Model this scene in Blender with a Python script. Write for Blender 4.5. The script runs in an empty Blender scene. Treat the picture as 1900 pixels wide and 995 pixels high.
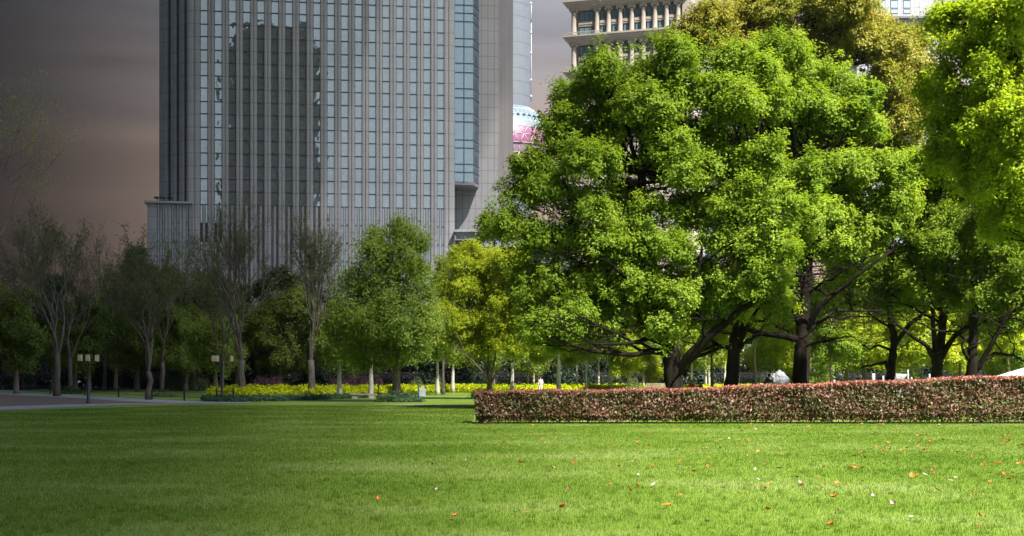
import bpy, bmesh, math, random
import numpy as np
from mathutils import Vector, Matrix

R = math.radians
random.seed(7)
scene = bpy.context.scene
col = scene.collection

# ------------------------------------------------------------------ camera geometry (photo pixels 1900x995 -> metres)
F, CX, HY, EYE = 2375.0, 950.0, 700.0, 1.6

def P(px, py, Y):
    return Vector(((px - CX) / F * Y, Y, EYE + (HY - py) / F * Y))

def G(px, py, z=0.0):
    Y = EYE * F / (py - HY)
    return Vector(((px - CX) / F * Y, Y, z))

# ------------------------------------------------------------------ materials
def new_mat(name):
    m = bpy.data.materials.new(name)
    m.use_nodes = True
    nt = m.node_tree
    b = nt.nodes['Principled BSDF']
    return m, nt, b

def N(nt, typ, **kw):
    n = nt.nodes.new(typ)
    for k, v in kw.items():
        setattr(n, k, v)
    return n

def ramp(nt, stops, interp='LINEAR'):
    r = N(nt, 'ShaderNodeValToRGB')
    r.color_ramp.interpolation = interp
    while len(r.color_ramp.elements) < len(stops):
        r.color_ramp.elements.new(0.5)
    for e, (p, c) in zip(r.color_ramp.elements, stops):
        e.position = p
        e.color = (c[0], c[1], c[2], 1)
    return r

def noisy(name, c1, c2, scale=4.0, rough=0.7, bump=0.0, bump_scale=None, stretch=(1, 1, 1), metal=0.0, spec=0.4, detail=6):
    m, nt, b = new_mat(name)
    tc = N(nt, 'ShaderNodeTexCoord'); mp = N(nt, 'ShaderNodeMapping')
    mp.inputs['Scale'].default_value = stretch
    nt.links.new(tc.outputs['Object'], mp.inputs['Vector'])
    nz = N(nt, 'ShaderNodeTexNoise'); nz.inputs['Scale'].default_value = scale; nz.inputs['Detail'].default_value = detail
    nt.links.new(mp.outputs['Vector'], nz.inputs['Vector'])
    r = ramp(nt, [(0.3, c1), (0.7, c2)])
    nt.links.new(nz.outputs['Fac'], r.inputs['Fac'])
    nt.links.new(r.outputs['Color'], b.inputs['Base Color'])
    b.inputs['Roughness'].default_value = rough
    b.inputs['Metallic'].default_value = metal
    b.inputs['Specular IOR Level'].default_value = spec
    if bump:
        n2 = N(nt, 'ShaderNodeTexNoise'); n2.inputs['Scale'].default_value = bump_scale or scale * 3; n2.inputs['Detail'].default_value = 5
        nt.links.new(mp.outputs['Vector'], n2.inputs['Vector'])
        bp = N(nt, 'ShaderNodeBump'); bp.inputs['Strength'].default_value = bump
        nt.links.new(n2.outputs['Fac'], bp.inputs['Height'])
        nt.links.new(bp.outputs['Normal'], b.inputs['Normal'])
    return m

def leaf_mat(name, stops, trans=0.38, tcol=None, rough=0.6, spec=0.14):
    """two-sided leaf: colour varies from leaf to leaf with the face attribute 'tint'"""
    m = bpy.data.materials.new(name); m.use_nodes = True
    nt = m.node_tree; nt.nodes.clear()
    out = N(nt, 'ShaderNodeOutputMaterial')
    at = N(nt, 'ShaderNodeAttribute', attribute_name='tint')
    r = ramp(nt, stops)
    nt.links.new(at.outputs['Fac'], r.inputs['Fac'])
    pb = N(nt, 'ShaderNodeBsdfPrincipled')
    pb.inputs['Roughness'].default_value = rough
    pb.inputs['Specular IOR Level'].default_value = spec
    nt.links.new(r.outputs['Color'], pb.inputs['Base Color'])
    tr = N(nt, 'ShaderNodeBsdfTranslucent')
    mx = N(nt, 'ShaderNodeMix', data_type='RGBA', blend_type='MULTIPLY')
    mx.inputs[0].default_value = 1.0
    nt.links.new(r.outputs['Color'], mx.inputs[6])
    mx.inputs[7].default_value = (*(tcol or (1.35, 1.25, 0.45)), 1)
    nt.links.new(mx.outputs[2], tr.inputs['Color'])
    ms = N(nt, 'ShaderNodeMixShader'); ms.inputs[0].default_value = trans
    nt.links.new(pb.outputs[0], ms.inputs[1]); nt.links.new(tr.outputs[0], ms.inputs[2])
    nt.links.new(ms.outputs[0], out.inputs['Surface'])
    return m

M = {}
M['camphor'] = leaf_mat('camphor_leaves', [(0.0, (0.085, 0.16, 0.014)), (0.45, (0.19, 0.30, 0.028)), (1.0, (0.35, 0.45, 0.062))], trans=0.5)
M['camphor_deep'] = leaf_mat('camphor_leaves_deep', [(0.0, (0.08, 0.145, 0.012)), (0.5, (0.165, 0.255, 0.022)), (1.0, (0.30, 0.375, 0.045))], trans=0.5)
M['camphor_bright'] = leaf_mat('camphor_leaves_fresh', [(0.0, (0.15, 0.24, 0.012)), (0.5, (0.30, 0.42, 0.025)), (1.0, (0.46, 0.55, 0.06))], trans=0.58)
M['golden'] = leaf_mat('golden_brown_leaves', [(0.0, (0.15, 0.18, 0.02)), (0.55, (0.28, 0.29, 0.045)), (0.85, (0.40, 0.36, 0.09)), (1.0, (0.55, 0.40, 0.17))])
M['yellowgreen'] = leaf_mat('yellow_green_leaves', [(0.0, (0.18, 0.26, 0.012)), (0.5, (0.34, 0.42, 0.03)), (1.0, (0.50, 0.54, 0.06))], trans=.5)
M['softgreen'] = leaf_mat('soft_green_leaves', [(0.0, (0.13, 0.20, 0.04)), (0.5, (0.23, 0.33, 0.07)), (1.0, (0.36, 0.43, 0.11))], trans=.5)
M['midgreen'] = leaf_mat('mid_green_leaves', [(0.0, (0.075, 0.115, 0.025)), (0.5, (0.14, 0.20, 0.04)), (1.0, (0.24, 0.30, 0.065))])
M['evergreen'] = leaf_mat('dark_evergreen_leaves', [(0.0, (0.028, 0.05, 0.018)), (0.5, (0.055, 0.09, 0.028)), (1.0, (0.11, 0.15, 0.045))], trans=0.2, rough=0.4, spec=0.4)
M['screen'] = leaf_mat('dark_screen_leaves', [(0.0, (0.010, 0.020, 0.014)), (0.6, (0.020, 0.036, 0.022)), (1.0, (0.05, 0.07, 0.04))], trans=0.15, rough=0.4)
M['buds'] = leaf_mat('bud_leaves', [(0.0, (0.07, 0.075, 0.03)), (0.5, (0.10, 0.13, 0.04)), (1.0, (0.16, 0.21, 0.06))])
M['juniper'] = leaf_mat('juniper_leaves', [(0.0, (0.025, 0.06, 0.03)), (0.5, (0.05, 0.10, 0.045)), (1.0, (0.10, 0.17, 0.07))], trans=0.15)
M['paleshrub'] = leaf_mat('pale_shrub_leaves', [(0.0, (0.09, 0.14, 0.06)), (1.0, (0.25, 0.32, 0.17))])
M['purple'] = leaf_mat('purple_leaves', [(0.0, (0.045, 0.018, 0.035)), (1.0, (0.12, 0.05, 0.085))], trans=0.2, tcol=(1.2, .8, .9))
M['rust'] = leaf_mat('rust_leaves', [(0.0, (0.10, 0.06, 0.03)), (1.0, (0.24, 0.13, 0.06))], trans=0.2)
M['yellowbed'] = leaf_mat('yellow_bed_leaves', [(0.0, (0.14, 0.22, 0.008)), (0.4, (0.36, 0.44, 0.008)), (1.0, (0.62, 0.62, 0.015))], trans=0.35)
M['border'] = leaf_mat('border_leaves', [(0.0, (0.03, 0.075, 0.05)), (1.0, (0.09, 0.17, 0.10))], trans=0.2)
M['hedge'] = leaf_mat('photinia_leaves', [(0.0, (0.055, 0.085, 0.022)), (0.30, (0.105, 0.11, 0.04)), (0.55, (0.125, 0.07, 0.042)), (0.80, (0.225, 0.115, 0.082)), (1.0, (0.42, 0.25, 0.185))], trans=0.2, tcol=(1.2, .8, .6), rough=0.5, spec=0.3)
M['shoots'] = leaf_mat('photinia_new_shoots', [(0.0, (0.24, 0.085, 0.055)), (0.5, (0.37, 0.12, 0.09)), (1.0, (0.52, 0.26, 0.20))], trans=0.3, tcol=(1.3, .8, .6), rough=0.5, spec=0.3)

M['bark_dark'] = noisy('dark_camphor_bark', (0.006, 0.005, 0.004), (0.020, 0.016, 0.012), 5, 0.95, 0.9, 14, (1, 1, 0.25), spec=.06)
M['bark_grey'] = noisy('grey_bark', (0.06, 0.052, 0.042), (0.125, 0.11, 0.09), 4, 0.9, 0.6, 12, (1, 1, 0.3))
M['bark_white'] = noisy('pale_bark', (0.36, 0.33, 0.29), (0.60, 0.56, 0.50), 4, 0.9, 0.4, 12, (1, 1, 0.3))
M['bark_brown'] = noisy('brown_bark', (0.10, 0.08, 0.06), (0.20, 0.165, 0.125), 4, 0.9, 0.6, 12, (1, 1, 0.3))
M['concrete'] = noisy('path_concrete', (0.20, 0.20, 0.205), (0.30, 0.295, 0.29), 1.5, 0.85, 0.1, 30)
M['mulch'] = noisy('bark_mulch', (0.055, 0.04, 0.03), (0.20, 0.15, 0.115), 9, 1.0, 0.8, 20)
M['soil'] = noisy('bare_soil', (0.03, 0.028, 0.02), (0.07, 0.06, 0.04), 3, 1.0, 0.5, 12)
M['black_metal'] = noisy('black_painted_metal', (0.010, 0.011, 0.013), (0.022, 0.023, 0.026), 6, 0.45)
M['grey_metal'] = noisy('grey_painted_metal', (0.30, 0.33, 0.37), (0.38, 0.41, 0.45), 3, 0.5)
M['shade'] = noisy('lamp_shade_panel', (0.45, 0.39, 0.25), (0.54, 0.47, 0.32), 3, 0.6)
M['stone'] = noisy('bench_stone', (0.28, 0.27, 0.24), (0.42, 0.40, 0.36), 4, 0.9, 0.3)
M['wood'] = noisy('bench_wood', (0.13, 0.095, 0.065), (0.24, 0.185, 0.13), 3, 0.8, 0.2, 12, (0.4, 4, 4))
M['white_rock'] = noisy('white_marble', (0.13, 0.14, 0.155), (0.26, 0.27, 0.29), 3, 0.8, 0.25, 6)
M['white_paint'] = noisy('white_paint', (0.42, 0.42, 0.40), (0.50, 0.50, 0.48), 3, 0.6)
M['skin'] = noisy('skin', (0.50, 0.31, 0.22), (0.56, 0.36, 0.26), 6, 0.6)
M['cloth_red'] = noisy('red_cloth', (0.42, 0.06, 0.04), (0.52, 0.09, 0.06), 6, 0.9)
M['cloth_black'] = noisy('black_cloth', (0.010, 0.010, 0.012), (0.025, 0.025, 0.03), 6, 0.9)
M['cloth_white'] = noisy('white_cloth', (0.68, 0.67, 0.68), (0.80, 0.79, 0.80), 6, 0.9)
M['cloth_pink'] = noisy('pale_pink_cloth', (0.62, 0.42, 0.42), (0.70, 0.50, 0.50), 6, 0.9)
M['hair'] = noisy('black_hair', (0.010, 0.008, 0.007), (0.02, 0.016, 0.013), 20, 0.5)

def stone_panels(name, c1, c2, pz, zoff=0.0, pu=None, rough=0.55, line=0.06):
    """stone cladding with horizontal joints every pz metres (and vertical ones every pu metres along local x)"""
    m, nt, b = new_mat(name)
    tc = N(nt, 'ShaderNodeTexCoord'); sx = N(nt, 'ShaderNodeSeparateXYZ')
    nt.links.new(tc.outputs['Object'], sx.inputs[0])
    nz = N(nt, 'ShaderNodeTexNoise'); nz.inputs['Scale'].default_value = 0.35; nz.inputs['Detail'].default_value = 8
    nt.links.new(tc.outputs['Object'], nz.inputs['Vector'])
    r = ramp(nt, [(0.3, c1), (0.7, c2)])
    nt.links.new(nz.outputs['Fac'], r.inputs['Fac'])
    def joint(sock, per, off):
        a = N(nt, 'ShaderNodeMath', operation='ADD'); a.inputs[1].default_value = off + 1000 * per
        nt.links.new(sock, a.inputs[0])
        mo = N(nt, 'ShaderNodeMath', operation='MODULO'); mo.inputs[1].default_value = per
        nt.links.new(a.outputs[0], mo.inputs[0])
        lt = N(nt, 'ShaderNodeMath', operation='LESS_THAN'); lt.inputs[1].default_value = line
        nt.links.new(mo.outputs[0], lt.inputs[0])
        return lt.outputs[0]
    j = joint(sx.outputs['Z'], pz, zoff)
    if pu:
        j2 = joint(sx.outputs['X'], pu, 0)
        mxm = N(nt, 'ShaderNodeMath', operation='MAXIMUM')
        nt.links.new(j, mxm.inputs[0]); nt.links.new(j2, mxm.inputs[1]); j = mxm.outputs[0]
    mix = N(nt, 'ShaderNodeMix', data_type='RGBA'); 
    nt.links.new(j, mix.inputs[0]); nt.links.new(r.outputs['Color'], mix.inputs[6])
    mix.inputs[7].default_value = (c1[0] * .35, c1[1] * .35, c1[2] * .38, 1)
    nt.links.new(mix.outputs[2], b.inputs['Base Color'])
    b.inputs['Roughness'].default_value = rough
    return m

M['tower_stone'] = stone_panels('tower_granite', (0.25, 0.25, 0.275), (0.305, 0.305, 0.335), 1.99, -28.2 % 1.99)
M['tower_panel'] = stone_panels('tower_panel_wall', (0.17, 0.17, 0.185), (0.20, 0.20, 0.215), 2.1, 0, 1.05, line=0.07)
M['beige'] = stone_panels('beige_limestone', (0.34, 0.30, 0.26), (0.40, 0.355, 0.31), 1.35, 0, rough=0.8, line=0.03)
M['beige_plain'] = noisy('beige_stone_trim', (0.34, 0.30, 0.26), (0.41, 0.365, 0.32), 1.5, 0.8)
M['grey_panel'] = stone_panels('pale_grey_panels', (0.25, 0.26, 0.29), (0.30, 0.31, 0.34), 2.2, 0, 1.05, line=0.06)
M['transom'] = noisy('dark_window_frame', (0.03, 0.045, 0.065), (0.045, 0.06, 0.08), 3, 0.4)
M['soffit'] = noisy('dark_soffit', (0.10, 0.10, 0.11), (0.14, 0.14, 0.15), 2, 0.6)

def glass(name, base, metal=0.75, rough=0.03, wav=0.06, wscale=0.8):
    m, nt, b = new_mat(name)
    b.inputs['Base Color'].default_value = (*base, 1)
    b.inputs['Metallic'].default_value = metal
    b.inputs['Roughness'].default_value = rough
    tc = N(nt, 'ShaderNodeTexCoord')
    nz = N(nt, 'ShaderNodeTexNoise'); nz.inputs['Scale'].default_value = wscale; nz.inputs['Detail'].default_value = 1
    nt.links.new(tc.outputs['Object'], nz.inputs['Vector'])
    bp = N(nt, 'ShaderNodeBump'); bp.inputs['Strength'].default_value = wav; bp.inputs['Distance'].default_value = 0.25
    nt.links.new(nz.outputs['Fac'], bp.inputs['Height']); nt.links.new(bp.outputs['Normal'], b.inputs['Normal'])
    return m
M['glass'] = glass('blue_grey_glass', (0.60, 0.655, 0.70), .85, .02, .022, .9)
M['glass_blue'] = glass('blue_window_glass', (0.22, 0.36, 0.46), .45, .06, .02, .9)
M['glass_podium'] = glass('grey_glass', (0.30, 0.33, 0.37), .7, .08, .018, .9)
M['glass_teal'] = glass('teal_glass', (0.46, 0.58, 0.65), .85, .02, .02, .9)
M['glass_dark'] = glass('dark_glass', (0.05, 0.08, 0.13), 0.3, 0.08)
M['glass_pale'] = glass('pale_glass', (0.70, 0.78, 0.84), 0.7, 0.1)
M['louvre'] = noisy('dark_louvre', (0.035, 0.03, 0.035), (0.05, 0.045, 0.05), 3, 0.7)
M['wing_reflections'] = noisy('cladding_painted_reflections', (0.07, 0.07, 0.078), (0.20, 0.20, 0.21), 0.5, 0.4, 0, None, (2.5, 2.5, 0.12), 0.3)  # vertical reflections painted into the wing's colour as light and dark streaks
M['tv_concrete'] = stone_panels('tower_pale_concrete', (0.045, 0.054, 0.066), (0.053, 0.063, 0.076), 6.0, rough=0.8, line=0.25)
M['tv_glass'] = noisy('dome_pale_panels', (0.075, 0.11, 0.125), (0.09, 0.125, 0.14), 0.1, 0.5)
M['tv_pink'] = noisy('pink_dome_panels', (0.12, 0.03, 0.075), (0.15, 0.042, 0.095), 0.1, 0.4)
M['tv_white'] = noisy('pale_pink_bars', (0.27, 0.19, 0.24), (0.30, 0.22, 0.27), 0.1, 0.6)
M['tv_shade'] = noisy('grey_pink_recess', (0.12, 0.085, 0.11), (0.15, 0.105, 0.13), 0.1, 0.6)

def ground_grass(name, blades=False):
    m, nt, b = new_mat(name)
    geo = N(nt, 'ShaderNodeNewGeometry')
    mp = N(nt, 'ShaderNodeMapping'); mp.inputs['Scale'].default_value = (0.20, 0.30, 0.0)
    nt.links.new(geo.outputs['Position'], mp.inputs['Vector'])
    n1 = N(nt, 'ShaderNodeTexNoise'); n1.inputs['Scale'].default_value = 1.0; n1.inputs['Detail'].default_value = 5; n1.inputs['Roughness'].default_value = 0.6
    nt.links.new(mp.outputs['Vector'], n1.inputs['Vector'])
    r1 = ramp(nt, [(0.32, (0.10, 0.185, 0.010)), (0.50, (0.15, 0.235, 0.024)), (0.68, (0.235, 0.305, 0.08))])
    nt.links.new(n1.outputs['Fac'], r1.inputs['Fac'])
    mx = N(nt, 'ShaderNodeMix', data_type='RGBA', blend_type='MULTIPLY'); mx.inputs[0].default_value = 1
    nt.links.new(r1.outputs['Color'], mx.inputs[6])
    if blades:
        at = N(nt, 'ShaderNodeAttribute', attribute_name='tint')
        r2 = ramp(nt, [(0, (0.50, 0.60, 0.5)), (0.7, (1.0, 1.0, 0.9)), (0.94, (1.25, 1.2, 1.5)), (1, (1.6, 1.5, 2.6))])
        nt.links.new(at.outputs['Fac'], r2.inputs['Fac'])
    else:
        n2 = N(nt, 'ShaderNodeTexNoise'); n2.inputs['Scale'].default_value = 30; n2.inputs['Detail'].default_value = 6
        nt.links.new(geo.outputs['Position'], n2.inputs['Vector'])
        r2 = ramp(nt, [(0.3, (0.55, 0.6, 0.5)), (0.7, (1.2, 1.15, 1.1))])
        nt.links.new(n2.outputs['Fac'], r2.inputs['Fac'])
        bp = N(nt, 'ShaderNodeBump'); bp.inputs['Strength'].default_value = 0.6; bp.inputs['Distance'].default_value = 0.04
        nt.links.new(n2.outputs['Fac'], bp.inputs['Height']); nt.links.new(bp.outputs['Normal'], b.inputs['Normal'])
    nt.links.new(r2.outputs['Color'], mx.inputs[7])
    nt.links.new(mx.outputs[2], b.inputs['Base Color'])
    b.inputs['Roughness'].default_value = 0.6
    b.inputs['Specular IOR Level'].default_value = 0.2
    if blades:
        out = nt.nodes['Material Output']
        tr = N(nt, 'ShaderNodeBsdfTranslucent'); nt.links.new(mx.outputs[2], tr.inputs['Color'])
        ms = N(nt, 'ShaderNodeMixShader'); ms.inputs[0].default_value = 0.35
        nt.links.new(b.outputs[0], ms.inputs[1]); nt.links.new(tr.outputs[0], ms.inputs[2])
        nt.links.new(ms.outputs[0], out.inputs['Surface'])
    return m
M['lawn'] = ground_grass('lawn_turf')
M['blades'] = ground_grass('grass_blades', True)

# ------------------------------------------------------------------ object helpers
def tag(o, label=None, cat=None, group=None, kind=None):
    if label: o['label'] = label
    if cat: o['category'] = cat
    if group: o['group'] = group
    if kind: o['kind'] = kind
    return o

def thing(name, label, cat, loc=(0, 0, 0), rz=0.0, group=None):
    o = bpy.data.objects.new(name, None)
    o.empty_display_size = 0.2
    col.objects.link(o)
    o.location = loc; o.rotation_euler = (0, 0, rz)
    return tag(o, label, cat, group)

def link_mesh(name, me, parent=None):
    o = bpy.data.objects.new(name, me)
    col.objects.link(o)
    if parent is not None:
        o.parent = parent
    return o

class MB:
    """collects shapes, builds ONE mesh object"""
    def __init__(s):
        s.v = []; s.f = []; s.mi = []; s.smooth = []
    def add(s, verts, faces, mi=0, smooth=False):
        b = len(s.v)
        s.v.extend([tuple(v) for v in verts])
        for f in faces:
            s.f.append([b + i for i in f]); s.mi.append(mi); s.smooth.append(smooth)
    def box(s, c, size, rz=0.0, mi=0, bev=0.0):
        cx, cy, cz = c; x, y, z = size[0] / 2, size[1] / 2, size[2] / 2
        ca, sa = math.cos(rz), math.sin(rz)
        if bev:
            bm = bmesh.new()
            bmesh.ops.create_cube(bm, size=1)
            bmesh.ops.scale(bm, vec=size, verts=bm.verts)
            bmesh.ops.bevel(bm, geom=bm.edges[:], offset=bev, segments=2, affect='EDGES')
            bm.verts.index_update()
            vs = [(cx + v.co.x * ca - v.co.y * sa, cy + v.co.x * sa + v.co.y * ca, cz + v.co.z) for v in bm.verts]
            fs = [[v.index for v in f.verts] for f in bm.faces]
            bm.free()
            s.add(vs, fs, mi); return
        vs = []
        for dz in (-z, z):
            for dx, dy in ((-x, -y), (x, -y), (x, y), (-x, y)):
                vs.append((cx + dx * ca - dy * sa, cy + dx * sa + dy * ca, cz + dz))
        s.add(vs, [(3, 2, 1, 0), (4, 5, 6, 7), (0, 1, 5, 4), (1, 2, 6, 5), (2, 3, 7, 6), (3, 0, 4, 7)], mi)
    def prism(s, poly, z0, z1, mi=0):
        n = len(poly)
        vs = [(p[0], p[1], z0) for p in poly] + [(p[0], p[1], z1) for p in poly]
        fs = [list(range(n))[::-1], list(range(n, 2 * n))] + [(i, (i + 1) % n, n + (i + 1) % n, n + i) for i in range(n)]
        s.add(vs, fs, mi)
    def tube(s, pts, rad, sides=6, mi=0, cap=True):
        pts = [Vector(p) for p in pts]
        n = len(pts)
        if not hasattr(rad, '__len__'): rad = [rad] * n
        vs = []; ref = Vector((0.31, 0.17, 0.94)).normalized()
        for i, p in enumerate(pts):
            d = (pts[min(i + 1, n - 1)] - pts[max(i - 1, 0)])
            if d.length < 1e-9: d = Vector((0, 0, 1))
            d.normalize()
            if abs(d.dot(ref)) > 0.98: ref = Vector((1, 0, 0))
            a = d.cross(ref).normalized(); b = d.cross(a)
            for k in range(sides):
                t = 2 * math.pi * k / sides
                vs.append(p + (a * math.cos(t) + b * math.sin(t)) * rad[i])
        fs = []
        for i in range(n - 1):
            for k in range(sides):
                k2 = (k + 1) % sides
                fs.append((i * sides + k, (i + 1) * sides + k, (i + 1) * sides + k2, i * sides + k2))
        if cap:
            fs.append(list(range(sides))); fs.append(list(range((n - 1) * sides, n * sides))[::-1])
        s.add(vs, fs, mi, True)
    def lathe(s, prof, c, seg=16, mi=0, a0=0.0, a1=2 * math.pi, smooth=True):
        full = abs(a1 - a0 - 2 * math.pi) < 1e-6
        m = seg if full else seg + 1
        vs = []
        for (r, z) in prof:
            for k in range(m):
                t = a0 + (a1 - a0) * k / seg
                vs.append((c[0] + r * math.cos(t), c[1] + r * math.sin(t), c[2] + z))
        fs = []
        for i in range(len(prof) - 1):
            for k in range(seg):
                k2 = (k + 1) % m if full else k + 1
                fs.append((i * m + k, i * m + k2, (i + 1) * m + k2, (i + 1) * m + k))
        s.add(vs, fs, mi, smooth)
    def build(s, name, mat, parent=None):
        me = bpy.data.meshes.new(name)
        me.from_pydata(s.v, [], s.f)
        mats = mat if isinstance(mat, (list, tuple)) else [mat]
        for m in mats: me.materials.append(m)
        me.polygons.foreach_set('material_index', s.mi)
        me.polygons.foreach_set('use_smooth', s.smooth)
        me.update()
        return link_mesh(name, me, parent)

def quads_mesh(name, V, tint, mat, parent=None, nv=4):
    """V: (n, nv, 3) array -> mesh of n separate faces with a per-face 'tint'"""
    n = len(V)
    me = bpy.data.meshes.new(name)
    me.vertices.add(n * nv); me.loops.add(n * nv); me.polygons.add(n)
    me.vertices.foreach_set('co', np.ascontiguousarray(V, dtype=np.float32).ravel())
    me.loops.foreach_set('vertex_index', np.arange(n * nv, dtype=np.int32))
    me.polygons.foreach_set('loop_start', np.arange(0, n * nv, nv, dtype=np.int32))
    a = me.attributes.new('tint', 'FLOAT', 'FACE')
    a.data.foreach_set('value', np.ascontiguousarray(np.clip(tint, 0, 1), dtype=np.float32))
    me.materials.append(mat)
    me.update(calc_edges=True)
    me.validate()
    return link_mesh(name, me, parent)

def unit(a):
    return a / np.maximum(np.linalg.norm(a, axis=-1, keepdims=True), 1e-9)

def leaf_faces(pos, nrm, L, W, rng):
    """rhombic folded leaves"""
    n = len(pos)
    nrm = unit(nrm)
    t = unit(np.cross(nrm, rng.normal(size=(n, 3))))
    b = np.cross(nrm, t)
    L = (np.ones(n) * L)[:, None]; W = (np.ones(n) * W)[:, None]
    fold = nrm * W * 0.22
    return np.stack([pos - t * L * .5, pos + b * W * .5 - t * L * 0.06 + fold, pos + t * L * .5 - nrm * L * 0.12, pos - b * W * .5 - t * L * 0.06 + fold], axis=1)

def crown_arrays(lobes, rng, puff_r=0.8, dens=1.0, tufts=11, per=40, L=0.17, W=0.085, squash=0.8, tuft_spread=0.22, low=-0.55, fill=0.12, upb=0.6):
    """lobes: list of (centre Vector, radius).  Returns leaf quads and tints; leaf clumps (puffs) cover each lobe's skin."""
    C = np.array([tuple(c) for c, r in lobes]); RR = np.array([r for c, r in lobes])
    pc = []; pd = []; pr = []
    for i in range(len(lobes)):
        n = max(5, int(dens * 5.2 * (RR[i] / puff_r) ** 2))
        d = unit(rng.normal(size=(n * 2, 3)))
        d = d[d[:, 2] > low + rng.uniform(-.2, .2, len(d))][:n]
        rr = max(RR[i] - 0.6 * puff_r, RR[i] * .45) * rng.uniform(0.62, 1.0, len(d))
        p = C[i] + d * rr[:, None] * np.array([1, 1, squash])
        keep = np.ones(len(p), bool)
        for j in range(len(lobes)):
            if j != i:
                q = (p - C[j]) / np.array([1, 1, squash])
                keep &= np.linalg.norm(q, axis=1) > RR[j] * 0.58
        pc.append(p[keep]); pd.append(d[keep]); pr.append(puff_r * rng.uniform(0.42, 1.22, keep.sum()))
    pc = np.concatenate(pc); pd = np.concatenate(pd); pr = np.concatenate(pr)
    n = len(pc)
    up = np.array([0, 0, 1.0])
    td = unit(rng.normal(size=(n, tufts, 3)) + upb * up + 0.7 * pd[:, None, :])
    tcn = pc[:, None, :] + td * (pr[:, None] * np.where(rng.uniform(0, 1, (n, tufts)) < .13, rng.uniform(1.1, 1.55, (n, tufts)), rng.uniform(.45, 1.05, (n, tufts))))[:, :, None]
    prand = rng.uniform(0, 1, n); trand = rng.uniform(0, 1, (n, tufts))
    gp = rng.normal(size=(n, tufts, per, 3))
    lp = tcn[:, :, None, :] + gp * (puff_r * .35 + .65 * pr[:, None, None, None]) * tuft_spread * rng.uniform(.7, 1.3, (n, tufts, 1, 1))
    ln = td[:, :, None, :] * 0.9 + 0.6 * up + rng.normal(size=(n, tufts, per, 3)) * 0.5
    tint = prand[:, None, None] * 0.42 + trand[:, :, None] * 0.25 + rng.uniform(0, 1, (n, tufts, per)) * 0.38
    lp = lp.reshape(-1, 3); ln = ln.reshape(-1, 3); tint = tint.ravel()
    # inner sparse leaves
    nf = int(len(lp) * fill)
    if nf:
        w = RR ** 3 / np.sum(RR ** 3)
        idx = rng.choice(len(lobes), nf, p=w)
        q = unit(rng.normal(size=(nf, 3))) * (rng.uniform(0, 1, nf) ** 0.5)[:, None] * 0.8
        ip = C[idx] + q * RR[idx][:, None] * np.array([1, 1, squash])
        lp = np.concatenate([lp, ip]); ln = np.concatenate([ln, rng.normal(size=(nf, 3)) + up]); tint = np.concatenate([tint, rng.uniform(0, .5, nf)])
    m = len(lp)
    sz = rng.uniform(0.7, 1.3, m)
    V = leaf_faces(lp, ln, L * sz, W * sz, rng)
    return V, tint, pc

def curve_pts(a, b, rng, sag=0.1, n=6, wob=0.06):
    a = Vector(a); b = Vector(b); d = b - a; L = d.length
    pts = []
    off = Vector((rng.normal(), rng.normal(), 0)) * wob * L
    for i in range(n + 1):
        t = i / n
        p = a.lerp(b, t) + off * math.sin(math.pi * t) + Vector((0, 0, -sag * L * math.sin(math.pi * t)))
        if 0 < i < n:
            p += Vector((rng.normal(), rng.normal(), rng.normal())) * 0.02 * L
        pts.append(p)
    return pts

def lerp_list(a, b, n):
    return [a + (b - a) * i / (n - 1) for i in range(n)]

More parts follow.
